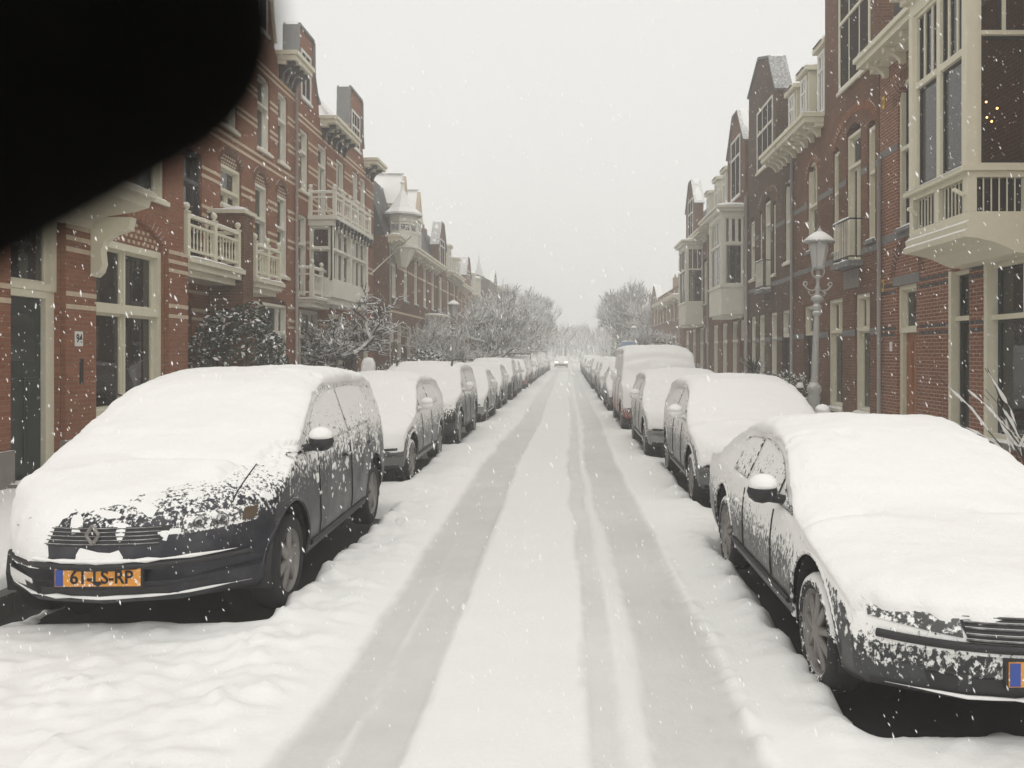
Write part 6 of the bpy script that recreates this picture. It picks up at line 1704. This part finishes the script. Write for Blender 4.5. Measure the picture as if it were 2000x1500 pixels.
# snow plastered upright slab behind the second car
o = MB(); rows = []
for z, w_, d_, sh_ in ((.05, .34, .20, -.10), (.5, .27, .17, -.05), (.9, .20, .14, 0), (1.3, .165, .12, .02), (1.6, .15, .11, .03), (1.70, .10, .07, .03), (1.73, .01, .01, .03)):
    rows.append([(-4.62 + sh_ + w_ * np.sign(math.cos(a)) * abs(math.cos(a)) ** .5, 18.9 + d_ * np.sign(math.sin(a)) * abs(math.sin(a)) ** .5, z) for a in np.linspace(0, 6.283, 25)[:-1]])
o.grid(rows, True); tag(o.build('covered_bollard', MAT['snow'], smooth=True), 'upright slab plastered white with snow behind the second car on the left', 'bollard')
# blue sign far on the right
o = empty('traffic_sign', (3.95, 44.5, .05)); tag(o, 'pale blue rectangular sign board on a pole far on the right', 'sign')
mb = MB(); mb.tube([(0, 0, 0), (0, 0, 2.5)], .035, 8); mb.build('pole', MAT['pipe_grey'], o, smooth=True)
mb = MB(); mb.box(-1.05, -.28, -.04, -.01, 1.75, 2.4); mb.box(-.28, .0, -.03, -.015, 2.0, 2.05); mb.build('sign_board', MAT['sign_blue'], o)
snowline(o, [(-1.04, -.025, 2.4), (-.29, -.025, 2.4)], .06, .05, 'sign_snow').matrix_parent_inverse = Matrix()
# low garden railing by the lamp on the right
o = empty('garden_fence', (5.0, 17.6, .08)); tag(o, 'low iron garden railing with snow and a round topped post beside the lamp', 'fence')
for i in range(4):
    mb = MB(); y = i * 1.25; mb.tube([(0, y, 0), (0, y, .95)], .025, 7); mb.lathe([(0, .93), (.05, .95), (.075, 1.0), (.06, 1.06), (0, 1.09)], (0, y, 0), 10); mb.build('fence_post', MAT['iron'], o, smooth=True)
    mb = MB(); mb.lathe([(.075, 1.0), (.082, 1.03), (.06, 1.10), (0, 1.12)], (0, y, 0), 10); mb.build('post_snow', MAT['snow'], o, smooth=True)
for z in (.35, .8): mb = MB(); mb.tube([(0, 0, z), (0, 3.75, z)], .016, 6); mb.build('fence_rail', MAT['iron'], o); snowline(o, [(0, 0, z + .012), (0, 3.75, z + .012)], .05, .05, 'rail_snow').matrix_parent_inverse = Matrix()
bm_ = MB(); bm_.tube([(0, 0, 0), (0, 0, .9)], .009, 5); bme = bm_.mesh(); bme.materials.append(MAT['iron'])
for i in range(1, 30):
    if i % 10: c = mobj('fence_bar', bme, MAT['iron'], o); c.location = (0, i * .125, 0)

# ------------------------------------------------------------------ gloved fingertip close to the lens, upper left
def finger():
    o = MB(); rows = []
    P = lambda px, py, D: Vector(((px - 1108) / 1600 * D, D, 1.82 + (690 - py) / 1600 * D))
    ax, rad = [], []
    for k in (1500, 1000, 600, 300, 120): ax.append((180 - .88 * k, 10 + .47 * k, .048 + k * 2e-6)); rad.append(.0104 + k * 6e-7)
    for k in range(9):
        q = math.pi / 2 * k / 8; ax.append((180 + .88 * 346 * math.sin(q), 10 - .47 * 346 * math.sin(q), .048)); rad.append(max(.0002, .0104 * math.cos(q) ** .9))
    pts = [P(*a) for a in ax]
    n = 28
    for i, (p, r_) in enumerate(zip(pts, rad)):
        t_ = (pts[min(i + 1, len(pts) - 1)] - pts[max(0, i - 1)]).normalized()
        a = t_.cross(Vector((0, 1, 0))).normalized(); b = t_.cross(a)
        rows.append([tuple(p + (a * math.cos(q) + b * math.sin(q) * .92) * r_) for q in np.linspace(0, 2 * math.pi, n + 1)[:-1]])
    o.grid(rows, True)
    f = o.build('gloved_finger', MAT['glove_fabric'], smooth=True)
    m = f.modifiers.new('s', 'SUBSURF'); m.levels = 2; m.render_levels = 2
    tag(f, 'blurred black gloved fingertip filling the upper left corner', 'finger')
finger()

# ------------------------------------------------------------------ falling snow
def flakes():
    rnd = random.Random(2); mb = MB(); d0 = Vector((.42, -.15, -1)).normalized()
    V = []; F_ = []
    for i in range(42000):
        y = 1.6 + 30 * rnd.random() ** 1.2; x = rnd.uniform(-.75, .75) * (y + 3); z = rnd.uniform(0.05, 2.2 + .5 * y)
        if abs(x) > 9: continue
        r_ = rnd.uniform(.0012, .0037) * (1 + .5 * (rnd.random() < .08)) * min(1, .45 + y * .09); k = rnd.uniform(2.2, 4.6)
        d = (d0 + Vector((rnd.gauss(0, .14), rnd.gauss(0, .14), rnd.gauss(0, .1)))).normalized(); a = d.orthogonal().normalized(); b = d.cross(a); c = Vector((x, y, z))
        n = len(V)
        V += [tuple(c + d * r_ * k), tuple(c - d * r_ * k)] + [tuple(c + (a * math.cos(q) + b * math.sin(q)) * r_ * rnd.uniform(.7, 1.2)) for q in (0, 2.1, 4.2)]
        F_ += [(n, n+2, n+3), (n, n+3, n+4), (n, n+4, n+2), (n+1, n+3, n+2), (n+1, n+4, n+3), (n+1, n+2, n+4)]
    me = bpy.data.meshes.new('falling_snow'); me.from_pydata(V, [], F_); me.update()
    tag(mobj('falling_snow', me, MAT['flake']), 'snowflakes driving down through the air', 'snowfall', kind='stuff')
t = NT('flake'); t.end(t.bsdf((.9, .9, .89), .8, .2))
flakes()

# ------------------------------------------------------------------ haze
t = NT('haze_air'); t.t.nodes.remove(t.out); t.out = t.n('ShaderNodeOutputMaterial')
pv = t.n('ShaderNodeVolumePrincipled'); pv.inputs['Color'].default_value = (1, .997, .985, 1); pv.inputs['Density'].default_value = .0073; pv.inputs['Anisotropy'].default_value = .6
t.l(pv.outputs[0], t.out.inputs['Volume'])
mb = MB(); mb.box(-60, 60, -25, 245, -1.2, 32.0)
hz_ = mb.build('haze', t.m); tag(hz_, 'pale snowy haze filling the street', 'haze', kind='stuff')
hz_.display_type = 'WIRE'
